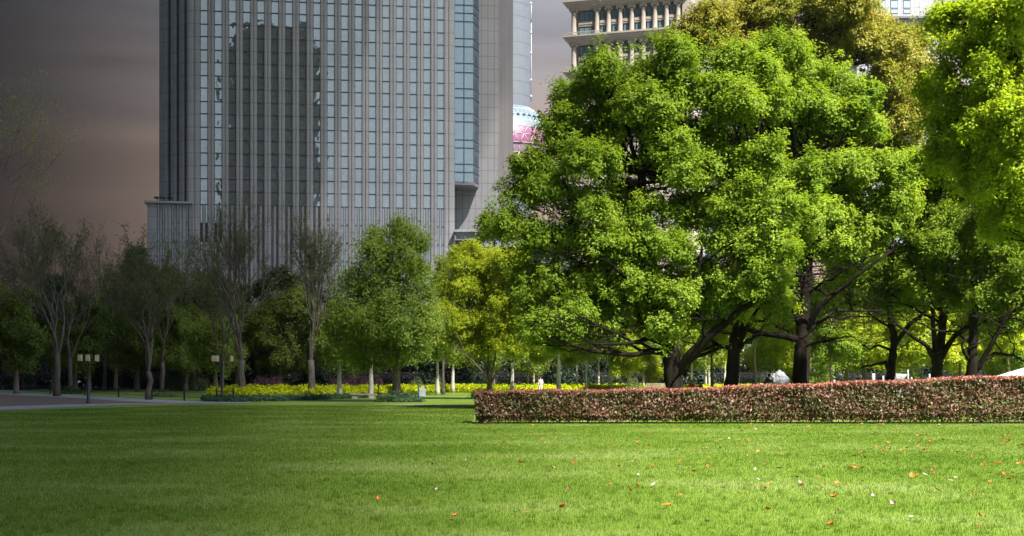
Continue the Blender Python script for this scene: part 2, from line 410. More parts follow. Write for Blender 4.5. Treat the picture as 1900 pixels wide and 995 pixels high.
def leafy_tree(name, label, cat, Y, trunk_px, trunk_r, lobes_px, leafm, barkm, seed, limbs=(), group=None, back=0.6, puff=None, dens=1.0,
               per=40, tufts=11, L=0.17, W=0.085, squash=0.94, twig=True, base=None, sidesn=10, spread=0.22, fill=0.12, low=-0.55, depth=1.0, upb=0.6, boughs=0):
    """trunk_px: list of (px, py) from the ground up at distance Y; lobes_px: (px, py, radius px[, dy])"""
    rng = np.random.default_rng(seed)
    x0 = (trunk_px[0][0] - CX) / F * Y
    root = thing(name, label, cat, (x0, Y, 0), 0, group)
    org = Vector((x0, Y, 0))
    s = Y / F
    tp = [P(px, py, Y) for px, py in trunk_px]
    tp[0].z = -0.1
    lobes = []
    for lb in lobes_px:
        px, py, r = lb[:3]
        dy = lb[3] if len(lb) > 3 else rng.uniform(-1.1, 0.5) * r * s * depth
        lobes.append((P(px, py, Y) + Vector((0, dy, 0)), r * s))
    nfront = len(lobes)
    if back:
        cx = sum(l[0].x for l in lobes) / nfront
        for c, r in list(lobes):
            if rng.uniform() < back:
                lobes.append((Vector((c.x + rng.normal() * r * .5, c.y + r * rng.uniform(1.2, 2.2) * depth, c.z + rng.normal() * r * .25)), r * rng.uniform(.85, 1.1)))
    puff = puff or 0.8
    V, tint, pc = crown_arrays([(c - org, r) for c, r in lobes], rng, puff, dens, tufts, per, L, W, squash, spread, low, fill, upb)
    mb = MB()
    nt_ = len(tp)
    # trunk with flare and irregular section
    rad = []
    for i in range(nt_):
        t = i / (nt_ - 1)
        rad.append(trunk_r * (1 - 0.55 * t) * (1.0 + (0.35 if i == 0 else 0)))
    dense = []; dr = []
    for i in range(nt_ - 1):
        for k in range(4):
            t = k / 4
            dense.append(tp[i].lerp(tp[i + 1], t) + Vector((rng.normal(), rng.normal(), 0)) * trunk_r * 0.06 * (1 if i + k else 0))
            dr.append((rad[i] * (1 - t) + rad[i + 1] * t) * rng.uniform(.95, 1.06))
    dense.append(tp[-1]); dr.append(rad[-1])
    mb.tube([p - org for p in dense], dr, sidesn)
    nodes = [(p, r) for p, r in zip(dense, dr) if p.z > 1.2]
    for lm in limbs:                                  # (r0, [(px,py,dy)...])
        r0, pl = lm
        pts = [P(a, b, Y) + Vector((0, (c[0] if c else 0.0), 0)) for a, b, *c in pl]
        dense = []
        for i in range(len(pts) - 1):
            for k in range(3):
                dense.append(pts[i].lerp(pts[i + 1], k / 3) + Vector((rng.normal(), rng.normal(), rng.normal())) * r0 * .12)
        dense.append(pts[-1])
        rr = [r0 * (1 - 0.7 * i / (len(dense) - 1)) for i in range(len(dense))]
        mb.tube([p - org for p in dense], rr, 8)
        nodes += list(zip(dense, rr))[1:]
    low_nodes = [nd for nd in nodes if 2.6 < nd[0].z < 7.5] or nodes
    for k in range(boughs):
        st = low_nodes[rng.integers(0, len(low_nodes))]
        a = rng.uniform(0, 2 * math.pi); Lb = rng.uniform(3, 6.5)
        e = st[0] + Vector((math.cos(a) * Lb, math.sin(a) * Lb * .6, rng.uniform(.3, 2.6)))
        pts = curve_pts(st[0], e, rng, -.05, 8, .07)
        r0 = min(.09, st[1] * .6)
        mb.tube([p - org for p in pts], lerp_list(r0, .02, len(pts)), 6)
        for q in range(6):
            b0_ = pts[rng.integers(2, len(pts))]
            e2 = b0_ + Vector((rng.normal() * 1.2, rng.normal() * .8, rng.uniform(-.2, 1.4)))
            tw = curve_pts(b0_, e2, rng, -.04, 4, .09)
            mb.tube([p - org for p in tw], lerp_list(.026, .008, len(tw)), 4, cap=False)
    if twig:
        for c, r in lobes:
            best = min(nodes, key=lambda nd: (nd[0] - c).length + (2.5 * max(0, nd[0].z - c.z + 0.3 * r)) - nd[1] * 2)
            q = c - Vector((0, 0, r * 0.25))
            r0 = min(best[1] * 0.7, 0.02 + 0.05 * r + 0.012 * (c - best[0]).length)
            pts = curve_pts(best[0], q, rng, 0.06, 6)
            rr = lerp_list(r0, max(0.02, r0 * 0.4), len(pts))
            mb.tube([p - org for p in pts], rr, 6)
            for k in range(5):
                st = pts[rng.integers(2, len(pts))]
                e = c + Vector(tuple(unit(rng.normal(size=3)))) * r * 0.8
                e.z = max(e.z, c.z - r * .3)
                tw = curve_pts(st, e, rng, 0.05, 4)
                mb.tube([p - org for p in tw], lerp_list(max(0.018, r0 * .35), 0.008, len(tw)), 4, cap=False)
    mb.build('trunk', barkm, root)
    quads_mesh('crown', V, tint, leafm, root)
    return root

def bare_tree(name, label, Y, base_px, trunk_r, top_py, half_w_px, fork_py, seed, barkm, group=None, leaves=900, leafm=None, depth=5, droop=0.0, lean=0.0, leaf_L=0.15):
    rng = np.random.default_rng(seed)
    x0 = (base_px - CX) / F * Y
    org = Vector((x0, Y, 0))
    root = thing(name, label, 'tree', org, 0, group)
    s = Y / F
    fork_z = EYE + (HY - fork_py) * s
    top_z = EYE + (HY - top_py) * s
    hw = half_w_px * s
    mb = MB()
    tip = []
    tr = [Vector((0, 0, -0.1)), Vector((rng.normal() * .05, rng.normal() * .05, fork_z * .3)), Vector((rng.normal() * .08 + lean * .6, 0, fork_z * .7)), Vector((lean, 0, fork_z))]
    mb.tube(tr, [trunk_r * 1.35, trunk_r * 1.02, trunk_r * .92, trunk_r * .85], 9)
    H = top_z - fork_z
    def grow(p, d, L, r, dep):
        n = 4
        pts = [p]; q = p.copy(); dd = d.copy()
        for i in range(n):
            dd = (dd + Vector((rng.normal(), rng.normal(), rng.normal())) * 0.13 + Vector((0, 0, 0.10 - droop))).normalized()
            q = q + dd * (L / n); pts.append(q.copy())
        mb.tube(pts, lerp_list(r, r * 0.55, n + 1), 6 if dep > 3 else (4 if dep > 1 else 3), cap=False)
        if dep == 0:
            tip.extend(pts[2:]); return
        if dep <= 2: tip.extend(pts[1:])
        k = 3 if dep >= 2 else 4
        for c in range(k):
            st = pts[-1] if c == 0 else pts[rng.integers(2, n + 1)]
            ax = Vector(tuple(unit(rng.normal(size=3))))
            nd = (dd + ax * (0.25 if c == 0 else 0.62)).normalized()
            grow(st, nd, L * rng.uniform(.58, .82), r * (0.55 if c else 0.6), dep - 1)
    nb = 4
    for c in range(nb):
        a = 2 * math.pi * (c + rng.uniform(-.25, .25)) / nb + 0.4
        sp = hw / H * rng.uniform(.55, .95)
        d = Vector((math.cos(a) * sp, math.sin(a) * sp, 1)).normalized()
        grow(Vector((lean, 0, fork_z * rng.uniform(.86, 1.0))), d, H * 0.46, trunk_r * .48, depth)
    mb.build('trunk', barkm, root)
    if leaves and tip:
        T = np.array([tuple(t) for t in tip])
        leaves = int(leaves * 3.2)
        idx = rng.choice(len(T), leaves)
        pos = T[idx] + rng.normal(size=(leaves, 3)) * 0.12
        V = leaf_faces(pos, rng.normal(size=(leaves, 3)) + np.array([0, 0, .6]), leaf_L * rng.uniform(.7, 1.3, leaves), leaf_L * .55, rng)
        quads_mesh('crown', V, rng.uniform(0, 1, leaves), leafm or M['buds'], root)
    return root

def bush(name, label, cat, c, size, leafm, seed, n=2600, L=0.12, group=None, round_=True):
    """clipped rounded bush: leaves over an ellipsoid, stems inside"""
    rng = np.random.default_rng(seed)
    root = thing(name, label, cat, c, 0, group)
    d = unit(rng.normal(size=(n, 3))); d[:, 2] = np.abs(d[:, 2]) * 1.0
    lump = 1 + 0.10 * np.sin(d[:, 0] * 5 + seed) * np.cos(d[:, 1] * 4 + seed * 2) + 0.05 * np.sin(d[:, 0] * 13 + d[:, 2] * 11)
    if not round_: lump = lump + 0.25 * np.sin(d[:, 0] * 7 + seed * 3) * np.sin(d[:, 1] * 6 + d[:, 2] * 5)
    rr = rng.uniform(0.72, 1.02, n) * lump
    pos = d * rr[:, None] * np.array(size)
    nrm = d + rng.normal(size=(n, 3)) * 0.55
    V = leaf_faces(pos, nrm, L * rng.uniform(.7, 1.3, n), L * .5, rng)
    quads_mesh('foliage', V, rng.uniform(0, 1, n), leafm, root)
    mb = MB()
    for k in range(9):
        a = 2 * math.pi * k / 9
        e = Vector((math.cos(a) * size[0] * .6, math.sin(a) * size[1] * .6, size[2] * .7))
        mb.tube(curve_pts((math.cos(a) * .05, math.sin(a) * .05, -0.05), e, rng, 0.0, 4), lerp_list(0.03, 0.01, 5), 4)
    mb.build('twig_frame', M['bark_brown'], root)
    return root

# ================================================================== SETTING
def sheet(name, polys, mat, z):
    mb = MB()
    for up, lo in polys:
        vs = []; fs = []
        for a, b in zip(up, lo):
            vs += [(a[0], a[1], z), (b[0], b[1], z)]
        for i in range(len(up) - 1):
            fs.append((2 * i, 2 * i + 1, 2 * i + 3, 2 * i + 2))
        mb.add(vs, fs)
    o = mb.build(name, mat)
    tag(o, kind='structure')
    return o

mb = MB(); mb.add([(-285, -145, -.004), (285, -145, -.004), (285, 635, -.004), (-285, 635, -.004)], [(0, 1, 2, 3)])
tag(mb.build('ground', noisy('city_paving', (.20, .20, .20), (.28, .275, .27), .05, .9)), kind='structure')
mb = MB(); mb.add([(-130, -30, 0), (130, -30, 0), (130, 160, 0), (-130, 160, 0)], [(0, 1, 2, 3)])
tag(mb.build('lawn', M['lawn']), kind='structure')

def gp(lst):
    return [tuple(G(a, b)[:2]) for a, b in lst]
path_up = gp([(-260, 721), (-100, 726), (0, 728.3), (110, 732.6), (230, 738.4), (330, 743.8), (400, 745.8), (470, 747)])
path_lo = gp([(-260, 725), (-100, 730), (0, 732.3), (110, 737.0), (230, 744.5), (330, 748.6), (400, 749.2), (470, 748.2)])
mul_lo = gp([(-260, 765), (-100, 758.5), (0, 754.8), (110, 751.4), (230, 748.9), (330, 749.1), (400, 749.25), (470, 748.25)])
fp_lo = gp([(-260, 775), (-100, 766), (0, 761.6), (110, 756.6), (230, 751.4), (330, 749.5), (400, 749.3), (470, 748.3)])
sheet('footpath', [(path_up, path_lo)], M['concrete'], 0.012)
sheet('mulch_bed', [(path_lo[:6], mul_lo[:6])], M['mulch'], 0.008)
sheet('lawn_edge_path', [(mul_lo[:7], fp_lo[:7])], M['concrete'], 0.012)
sheet('garden_path', [(gp([(690, 750.3), (780, 751.2), (895, 752.3), (1100, 754)]), gp([(690, 750.6), (780, 752.3), (895, 753.9), (1100, 756)]))], M['concrete'], 0.012)
mb = MB(); mb.add([(-150, 158, .004), (150, 158, .004), (150, 186, .004), (-150, 186, .004)], [(0, 1, 2, 3)])
tag(mb.build('planting_soil', M['soil']), kind='structure')

# ---- grass blades on the lawn (uncountable)
rng = np.random.default_rng(11)
def blades(n, y0, y1, xl, xr, power, hh, ww):
    u = rng.uniform(0, 1, n)
    a = 2 - power                                   # pdf ~ Y^(1-power)
    Y = (y0 ** a + u * (y1 ** a - y0 ** a)) ** (1 / a)
    X = rng.uniform(0, 1, n) * (xr(Y) - xl(Y)) + xl(Y)
    h = rng.uniform(.55, 1.15, n) * hh
    w = ww * (Y / 15) ** 0.75 * rng.uniform(.7, 1.3, n)
    th = rng.uniform(0, 2 * math.pi, n); ln = rng.uniform(0.05, 0.75, n) * h; la = rng.uniform(0, 2 * math.pi, n)
    b = np.stack([X, Y, np.zeros(n) - 0.002], 1); d = np.stack([np.cos(th), np.sin(th), np.zeros(n)], 1) * (w / 2)[:, None]
    tip = b + np.stack([np.cos(la) * ln, np.sin(la) * ln, h], 1)
    return np.stack([b - d, b + d, tip], 1)
B1 = blades(860000, 11.0, 43.6, lambda Y: -0.43 * Y - 4.5, lambda Y: 0.43 * Y + 6, 1.25, 0.045, 0.0056)
B2 = blades(150000, 43.6, 72, lambda Y: -0.43 * Y - 1, lambda Y: -0.02 * Y - 0.5, 1.0, 0.05, 0.010)
nt_f = 2600
tx = blades(nt_f, 12.0, 43.0, lambda Y: -0.43 * Y - 1, lambda Y: 0.43 * Y + 1, 1.1, 0.05, 0.006)[:, 0, :2]
k_ = 26
B3 = blades(nt_f * k_, 15, 15.1, lambda Y: 0 * Y - .05, lambda Y: 0 * Y + .05, 1.0, 0.072, 0.007)
cen = np.repeat(tx, k_, 0)
B3[:, :, 1] -= 15.05
B3[:, :, 0] += cen[:, None, 0]; B3[:, :, 1] += cen[:, None, 1]
BV = np.concatenate([B1, B2, B3])
keep = ~((BV[:, 0, 1] > 58) & (BV[:, 0, 0] < -17.0 - (BV[:, 0, 1] - 60) * .0) & (BV[:, 0, 1] > 59.5 + (BV[:, 0, 0] + 24.5) * 2.0))
BV = BV[keep]
tag(quads_mesh('grass', BV, rng.uniform(0, 1, len(BV)), M['blades'], None, 3), kind='stuff')

# ---- fallen leaves, each its own object
def leaf_mesh(name, mat, seed, curl):
    r = random.Random(seed)
    vs = []; fs = []
    n = 6
    for i in range(n + 1):
        t = i / n
        w = math.sin(math.pi * (t * .92 + .04)) * 0.30 * (1.15 - .4 * t)
        z = curl * (t - .5) ** 2 * 1.6
        for k in (-1, -.5, 0, .5, 1):
            vs.append((w * k, t - .5, z + curl * .55 * abs(k) ** 1.5 * w * 2 + r.uniform(-.01, .01)))
    for i in range(n):
        for k in range(4):
            a = i * 5 + k
            fs.append((a, a + 1, a + 6, a + 5))
    vs += [(-.012, -.5, curl * .4), (.012, -.5, curl * .4), (.008, -.72, curl * .3 + .02), (-.008, -.72, curl * .3 + .02)]
    b = len(vs) - 4; fs.append((b, b + 1, b + 2, b + 3))
    me = bpy.data.meshes.new(name); me.from_pydata(vs, [], fs); me.materials.append(mat)
    me.polygons.foreach_set('use_smooth', [True] * len(fs)); me.update()
    return me
leaf_kinds = {
    'orange': (noisy('dry_orange_leaf', (0.40, 0.09, 0.012), (0.55, 0.17, 0.03), 3, .6), 'bright orange dry leaf lying curled on the lawn', 'orange fallen leaves'),
    'red': (noisy('dry_red_leaf', (0.42, 0.05, 0.015), (0.55, 0.10, 0.03), 3, .6), 'brick red dry leaf lying on the lawn', 'red fallen leaves'),
    'brown': (noisy('dry_brown_leaf', (0.10, 0.05, 0.02), (0.22, 0.11, 0.045), 3, .7), 'dark brown shrivelled leaf lying on the lawn', 'brown fallen leaves'),
    'pale': (noisy('pale_pink_leaf', (0.28, 0.20, 0.16), (0.40, 0.30, 0.26), 3, .5), 'pale pinkish leaf lying upside down on the lawn', 'pale fallen leaves'),
}
lk = {k: [leaf_mesh('leaf_' + k, v[0], 5 * i + j, c) for j, c in enumerate((.35, .6, .9))] for i, (k, v) in enumerate(leaf_kinds.items())}
rl = random.Random(21)
def fallen(px, py, L, kind, label=None):
    p = G(px, py)
    o = link_mesh('fallen_leaf', rl.choice(lk[kind]))
    o.location = (p.x, p.y, 0.042)
    o.rotation_euler = (rl.uniform(-.5, .5), rl.uniform(-.5, .5), rl.uniform(0, 6.28))
    L *= .95; o.scale = (L, L, L)
    tag(o, label or leaf_kinds[kind][1], 'leaf', leaf_kinds[kind][2])
special = [(1237, 944, .15, 'orange'), (1692, 888, .15, 'orange'), (1704, 887, .13, 'orange'), (1716, 886.5, .10, 'pale'), (1425, 952, .12, 'orange'), (1420, 913, .10, 'orange'),
           (1428, 905, .10, 'orange'), (1043, 948, .12, 'red'), (976, 958, .09, 'orange'), (1621, 927, .10, 'pale'), (1740, 915, .12, 'red'), (1544, 982, .11, 'orange'), (1485, 903, .10, 'pale'),
           (1024, 873, .15, 'pale'), (812, 915, .12, 'pale'), (702, 932, .10, 'orange'), (1600, 898, .09, 'pale'), (1851, 864, .16, 'red'), (1674, 841, .15, 'red'), (1704, 831, .12, 'brown'),
           (1580, 872, .12, 'red'), (1600, 873, .12, 'red'), (1588, 874, .12, 'orange'), (1055, 915, .10, 'brown'), (1650, 923, .07, 'brown'), (1897, 830, .12, 'orange'), (1818, 964, .08, 'red'),
           (965, 863, .12, 'red'), (935, 825, .12, 'orange'), (1130, 827, .12, 'red'), (995, 808, .14, 'orange'), (1255, 840, .12, 'pale'), (1180, 855, .1, 'brown'), (768, 882, .09, 'red'), (805, 858, .09, 'brown'), (802, 866, .08, 'brown')]
for s_ in special: fallen(*s_)
for i in range(230):
    u = rl.random() ** 0.62
    px = 820 + 1110 * u
    py = 790 + 120 * rl.random() ** 2.3 if rl.random() < .85 else 800 + 190 * rl.random()
    if px < 1100 and rl.random() < .45: continue
    fallen(px, py, rl.uniform(.06, .125), rl.choices(['orange', 'red', 'brown', 'pale'], [3, 4, 3, 2])[0])

# ================================================================== OFFICE TOWER
A8 = R(8.0)
UX, UY = math.cos(A8), math.sin(A8)
AP = ((605 - CX) / F * 200.0, 200.0)
def SW(px, ly=0.0):
    k = (px - CX) / F
    ax, ay = AP[0] - ly * UY, AP[1] + ly * UX
    return (k * ay - ax) / (UX - k * UY)
S0 = SW(273)
def S(px, ly=0.0): return SW(px, ly) - S0
def YAT(px, ly=0.0): return AP[1] + ly * UX + SW(px, ly) * UY
O0 = (AP[0] + S0 * UX, AP[1] + S0 * UY, 0)
tower = thing('office_tower', 'tall grey granite office tower with narrow vertical bands of blue reflecting windows', 'office tower', O0, A8)
ZT = 80.0
W0 = S(371); PER = (S(811) - W0) / 17; WW = PER * 0.535
ZB = EYE + (HY - 379) * YAT(371) / F           # where the tall window bands begin
LOWZ = [ZB - 2.87 * k for k in range(0, 9)] + [0.3]
rt = random.Random(3)
def pane(mb, x0, x1, z0, z1, y, mi=0, tilt=0.0012):
    a, b = rt.uniform(-tilt, tilt) * (z1 - z0), rt.uniform(-tilt, tilt) * (x1 - x0)
    mb.add([(x0, y - a - b, z0), (x1, y - a + b, z0), (x1, y + a + b, z1), (x0, y + a - b, z1)], [(0, 1, 2, 3)], mi)
def strip(x0, x1, y, zs, name, mats, parent, tilt=0.0012):
    mb = MB()
    zs = sorted(zs)
    for a, b in zip(zs[:-1], zs[1:]):
        pane(mb, x0 + .05, x1 - .05, a + .07, b - .07, y + .02, 0, tilt)
        mb.box(((x0 + x1) / 2, y, b), (x1 - x0, .16, .16), 0, 1)
    mb.box((x0 + .04, y, (zs[0] + zs[-1]) / 2), (.07, .12, zs[-1] - zs[0]), 0, 1)
    mb.box((x1 - .04, y, (zs[0] + zs[-1]) / 2), (.07, .12, zs[-1] - zs[0]), 0, 1)
    mb.box(((x0 + x1) / 2, y + .22, (zs[0] + zs[-1]) / 2), (x1 - x0 - .02, .06, zs[-1] - zs[0] - .02), 0, 1)
    return mb.build(name, mats, parent)
ups = [ZB]
k = 0
while ups[-1] < ZT - 2:
    ups.append(ups[-1] + (1.90 if k % 2 else 2.08)); k += 1
def pier(x0, x1, z0, z1):
    mb = MB()
    w = x1 - x0
    prof = [(x0, .9), (x0, .06), (x0 + .12 * w, .06), (x0 + .12 * w, 0), (x0 + .42 * w, 0), (x0 + .45 * w, .16), (x0 + .55 * w, .16), (x0 + .58 * w, 0), (x0 + .88 * w, 0), (x0 + .88 * w, .06), (x1, .06), (x1, .9)]
    mb.prism(prof, z0, z1)
    return mb.build('pier', M['tower_stone'], tower)
gm = [M['glass'], M['transom']]
for i in range(18):
    x = W0 + i * PER
    strip(x, x + WW, .34, ups, 'window_strip', gm, tower)
    if i < 17: pier(x + WW, x + PER, 0, ZT)
pier(W0 + 17 * PER + WW, S(840), 0, ZT)
pier(S(350), W0, 0, ZT)
for i in range(-3, 18):                        # the four low storeys with paired windows
    x = W0 + i * PER
    mw = WW * .30
    lm = [M['louvre'] if False else M['glass'], M['transom']]
    for a, b in ((x, x + (WW - mw) / 2), (x + (WW + mw) / 2, x + WW)):
        if a < 0: continue
        if 0 <= i <= 2:
            strip(a, b, .34, LOWZ[2:], 'window_strip', gm, tower)
            strip(a, b, .34, LOWZ[1:3], 'louvre', [M['louvre'], M['transom']], tower)
            strip(a, b, .34, LOWZ[:2], 'window_strip', gm, tower)
        else:
            strip(a, b, .34, LOWZ, 'window_strip', gm if i > 2 else [M['glass_podium'], M['transom']], tower)
    mb = MB(); mb.box((x + WW / 2, .3 + .25, ZB / 2), (mw, .5, ZB - .02)); mb.build('mullion', M['tower_stone'], tower)
    if -3 <= i < -1: pier(x + WW, x + PER, 0, ZB)
pier(W0 - PER + WW, S(350) - .01, 0, ZB)
mb = MB(); xe = W0 - 3 * PER
mb.box((xe / 2, .45, ZB / 2), (xe, .9, ZB)); mb.build('pier', M['tower_stone'], tower)
# podium roof slab and body
mb = MB()
mb.box(((S(270) + S(360)) / 2 - .2, 2.5, ZB + .16), (S(360) - S(270), 6.0, .32)); mb.build('podium_roof', M['tower_stone'], tower)
CH = (S(295, 5.0), 5.0)
mb = MB()
mb.prism([(.02, .92), (S(842) - .02, .92), (S(842) - .02, 8.4), (S(842), 30), (.02, 30)], 0, ZB - .01)
c1 = (S(350) + .6, .95)
mb.prism([c1, (S(842) - .02, .92), (S(842) - .02, 8.4), (S(842), 34), (CH[0] + .5, 34), (CH[0] + .5, CH[1] + .95)], ZB + .33, ZT - .05)
mb.build('core_wall', M['tower_stone'], tower)
# left chamfered corner with three dark slits
ca = math.atan2(CH[1], CH[0] - S(350))
def chp(px, off=0.0):
    t = (350 - px) / 55.0
    nx, ny = CH[1], -(CH[0] - S(350))
    ln = math.hypot(nx, ny); nx, ny = nx / ln, ny / ln         # inward normal
    if ny < 0: nx, ny = -nx, -ny
    return (S(350) + (CH[0] - S(350)) * t + nx * off, CH[1] * t + ny * off)
def chseg(p0, p1, o0, o1, mi_mat, name):
    mb = MB()
    mb.prism([chp(p0, o0), chp(p1, o0), chp(p1, o1), chp(p0, o1)], ZB + .33, ZT)
    return mb.build(name, mi_mat, tower)
for a, b in ((349.9, 345.5), (340, 331.5), (325.5, 316), (309.5, 295)):
    mb = MB()
    w = (a - b)
    mb.prism([chp(a, .7), chp(a, .05), chp(a - .2 * w, .0), chp(a - .45 * w, .0), chp(a - .5 * w, .12), chp(a - .55 * w, 0), chp(b + .2 * w, .0), chp(b, .05), chp(b, .7)], ZB + .33, ZT)
    mb.build('pier', M['tower_stone'], tower)
for a, b in ((345.5, 340), (331.5, 325.5), (316, 309.5)):
    chseg(a, b, .5, .6, M['glass_dark'], 'window_strip')
# right recess: return wall, panelled wall, glass bay, wing with painted reflection streaks
mb = MB()
mb.prism([(S(840) + .005, .05), (S(840) + .3, .05), (S(840) + .3, 8), (S(840) + .005, 8)], 0, ZT); mb.build('return_wall', M['tower_stone'], tower)
mb = MB(); mb.prism([(S(841, 8), 8), (S(925, 8), 8), (S(925, 8), 12), (S(841, 8), 12)], 0, ZT); mb.build('panel_wall', M['tower_panel'], tower)
mb = MB(); mb.prism([(S(925, 8) + .02, 8.1), (S(952, 30), 30), (S(952, 30), 36), (S(925, 8) - 2, 12.1)], 0, ZT); wing = mb.build('side_wing', M['wing_reflections'], tower)
YB = YAT(860, 2.0)
zb = lambda py: EYE + (HY - py) * YB / F
b0, b1, b2 = (S(843, 2), 2.0), (S(878, 2), 2.0), (S(888.5, 5), 5.0)
bz = [zb(338)]
k = 0
for st in (18, 15, 30, 15, 33.5, 15.6, 29, 17, 30, 17, 31, 15, 31.5, 15.5, 15, 31, 15, 31, 15, 31, 15, 31):
    bz.append(bz[-1] + st * YB / F)
bz = [z for z in bz if z < ZT - 1] + [ZT]
mb = MB()
for z0, z1 in zip(bz[:-1], bz[1:]):
    xm = S(860.7, 2)
    for xa, xb in ((b0[0], xm), (xm, b1[0])):
        pane(mb, xa + .06, xb - .06, z0 + .06, z1 - .06, 2.0, 0, .0015)
        mb.box(((xa + xb) / 2, 2.0, z1), (xb - xa, .2, .16), 0, 1)
        mb.box((xa + .02, 1.98, (z0 + z1) / 2), (.12, .2, z1 - z0), 0, 1)
    mb.add([(b1[0], b1[1], z0), (b2[0], b2[1], z0), (b2[0], b2[1], z1), (b1[0], b1[1], z1)], [(0, 1, 2, 3)], 2)
    mb.tube([(b1[0], b1[1], z1), (b2[0], b2[1], z1)], .10, 4, 1)
    for t in (.33, .66):
        xx, yy = b1[0] + (b2[0] - b1[0]) * t, b1[1] + (b2[1] - b1[1]) * t
        mb.tube([(xx, yy, z0), (xx, yy, z1)], .05, 4, 1)
mb.build('glass_bay', [M['glass_teal'], M['transom'], M['glass_dark']], tower)
mb = MB(); mb.prism([(b0[0], 2.05), (b1[0], 2.05), (b2[0], 5.0), (b2[0], 7.99), (b0[0], 7.99)], bz[0] - .45, bz[0] - .02); mb.build('bay_soffit', M['soffit'], tower)

# floodlights on the podium roof
for i, px in enumerate((292, 303, 315)):
    xl = S(px, 1.0)
    w = Vector((O0[0] + xl * UX - 1.0 * UY, O0[1] + xl * UY + 1.0 * UX, ZB + .32))
    t = thing('floodlight', ['small flat floodlight nearest the podium roof edge', 'small floodlight on a bracket between its two neighbours on the podium roof', 'small floodlight beside the dark window slits above the podium roof'][i], 'floodlight', w, A8 + .3 * i, 'floodlights on the podium roof')
    mb = MB(); mb.tube([(0, 0, 0), (0, 0, .5)], .05, 6); mb.box((0, 0, .03), (.4, .4, .06)); mb.build('bracket', M['black_metal'], t)
    mb = MB(); mb.box((-.1, -.1, .68), (.75, .4, .32), .3, 0, .04); mb.build('lamp_head', M['black_metal'], t)

# ================================================================== LOW PAVILION beside the tower
Yp = 202.0
t = thing('low_pavilion', 'low glass and white panel pavilion between the grey tower and the camphor trees', 'pavilion', (P(843, 0, Yp).x, Yp, 0))
px2x = lambda px: (px - 843) / F * Yp
zz = lambda py: EYE + (HY - py) * Yp / F
mb = MB(); mb.box((px2x(952), 4.4, zz(444) / 2), (px2x(1060), 6.0, zz(444) - .02)); mb.build('wall', M['soffit'], t)
mb = MB(); mb.box((px2x(952), 3.0, zz(429)), (px2x(1062), 7.5, .36)); mb.build('roof_slab', M['grey_panel'], t)
for a, b, ya, yb in ((846, 867.5, 431.5, 443.5), (868, 891.5, 431.5, 443.5), (896, 915.5, 431.5, 443.5), (892.5, 913.5, 445, 459), (919, 930, 432, 458), (933, 960, 432, 458), (963, 990, 432, 458), (993, 1020, 432, 458), (1023, 1050, 432, 458)):
    mb = MB(); mb.box((px2x((a + b) / 2), .2, (zz(ya) + zz(yb)) / 2), ((b - a) / F * Yp, .2, zz(ya) - zz(yb)), 0, 0, .03)
    mb.build('glass_panel', M['glass_pale'], t)
mb = MB(); mb.box((px2x(992), 6.0, (zz(405) + zz(426)) / 2), (136 / F * Yp, 3, zz(405) - zz(426)), 0, 0, .05); mb.build('upper_storey', M['grey_panel'], t)
mb = MB(); mb.box((px2x(992), 4.44, zz(413)), (130 / F * Yp, .06, .55)); mb.build('window_band', M['glass_pale'], t)
vt = thing('rooftop_vent', 'black flat-based vent standing on the low pavilion roof', 'vent', (P(903, 0, Yp + 1).x, Yp + 1, zz(429) + .18))
mb = MB(); mb.lathe([(0, 0), (.85, 0), (.95, .08), (.95, .2), (.8, .25), (0, .25)], (0, 0, 0), 16); mb.build('base', M['black_metal'], vt)
mb = MB(); mb.box((.3, 0, .55), (.48, .48, .6), 0, 0, .04); mb.box((.3, 0, .87), (.6, .6, .08)); mb.build('chimney', M['black_metal'], vt)

# ================================================================== BEIGE COLONNADED BUILDING
A18 = R(-17.0)
Yb = 282.0
bx, by = math.cos(A18), math.sin(A18)
bo = P(1060, 0, Yb)
def SB(px, ly=0.0):
    kx = (px - CX) / F
    ax, ay = bo.x - ly * by, bo.y + ly * bx
    return (kx * ay - ax) / (bx - kx * by)
beige = thing('stone_building', 'beige stone high-rise with tall columns, projecting cornices and balconies above the trees', 'building', (bo.x, bo.y, 0), A18)
mpp = Yb / F
Z0 = EYE + (HY - 74) * mpp
SP = 64.5 * mpp
colpx = [1107.5, 1129, 1150.5, 1172, 1193.5, 1215, 1236.5, 1258]
mb = MB(); mb.box((SB(1283) / 2 + .2, 10.0, 52), (SB(1283) - .3, 18, 104)); mb.build('wall', M['beige'], beige)
mb = MB(); mb.box(((SB(1266) + SB(1283)) / 2, .45, 52), (SB(1283) - SB(1266), 1.1, 104)); mb.build('corner_wall', M['beige'], beige)
mb = MB(); mb.box((.55, .5, 52), (1.0, 1.0, 104)); mb.build('corner_wall', M['beige'], beige)
def column(x, y, z0, z1, r):
    mb = MB()
    h = z1 - z0
    mb.box((x, y, z0 + .2), (2.3 * r, 2.3 * r, .4))
    mb.lathe([(r * 1.1, .4), (r * 1.1, .55), (r * .98, .7), (r * .92, h * .55), (r * .84, h - .95), (r * .95, h - .85)], (x, y, z0), 14)
    c = mb.build('column', M['beige_plain'], beige)
    mb = MB()
    mb.box((x, y, z1 - .12), (2.7 * r, 2.5 * r, .24))
    for s in (-1, 1):
        mb.tube([(x + s * r * 1.12, y - r * 1.1, z1 - .5), (x + s * r * 1.12, y + r * 1.1, z1 - .5)], r * .46, 10)
    mb.box((x, y, z1 - .42), (2.2 * r, 2.2 * r, .36))
    mb.build('capital', M['beige_plain'], c)
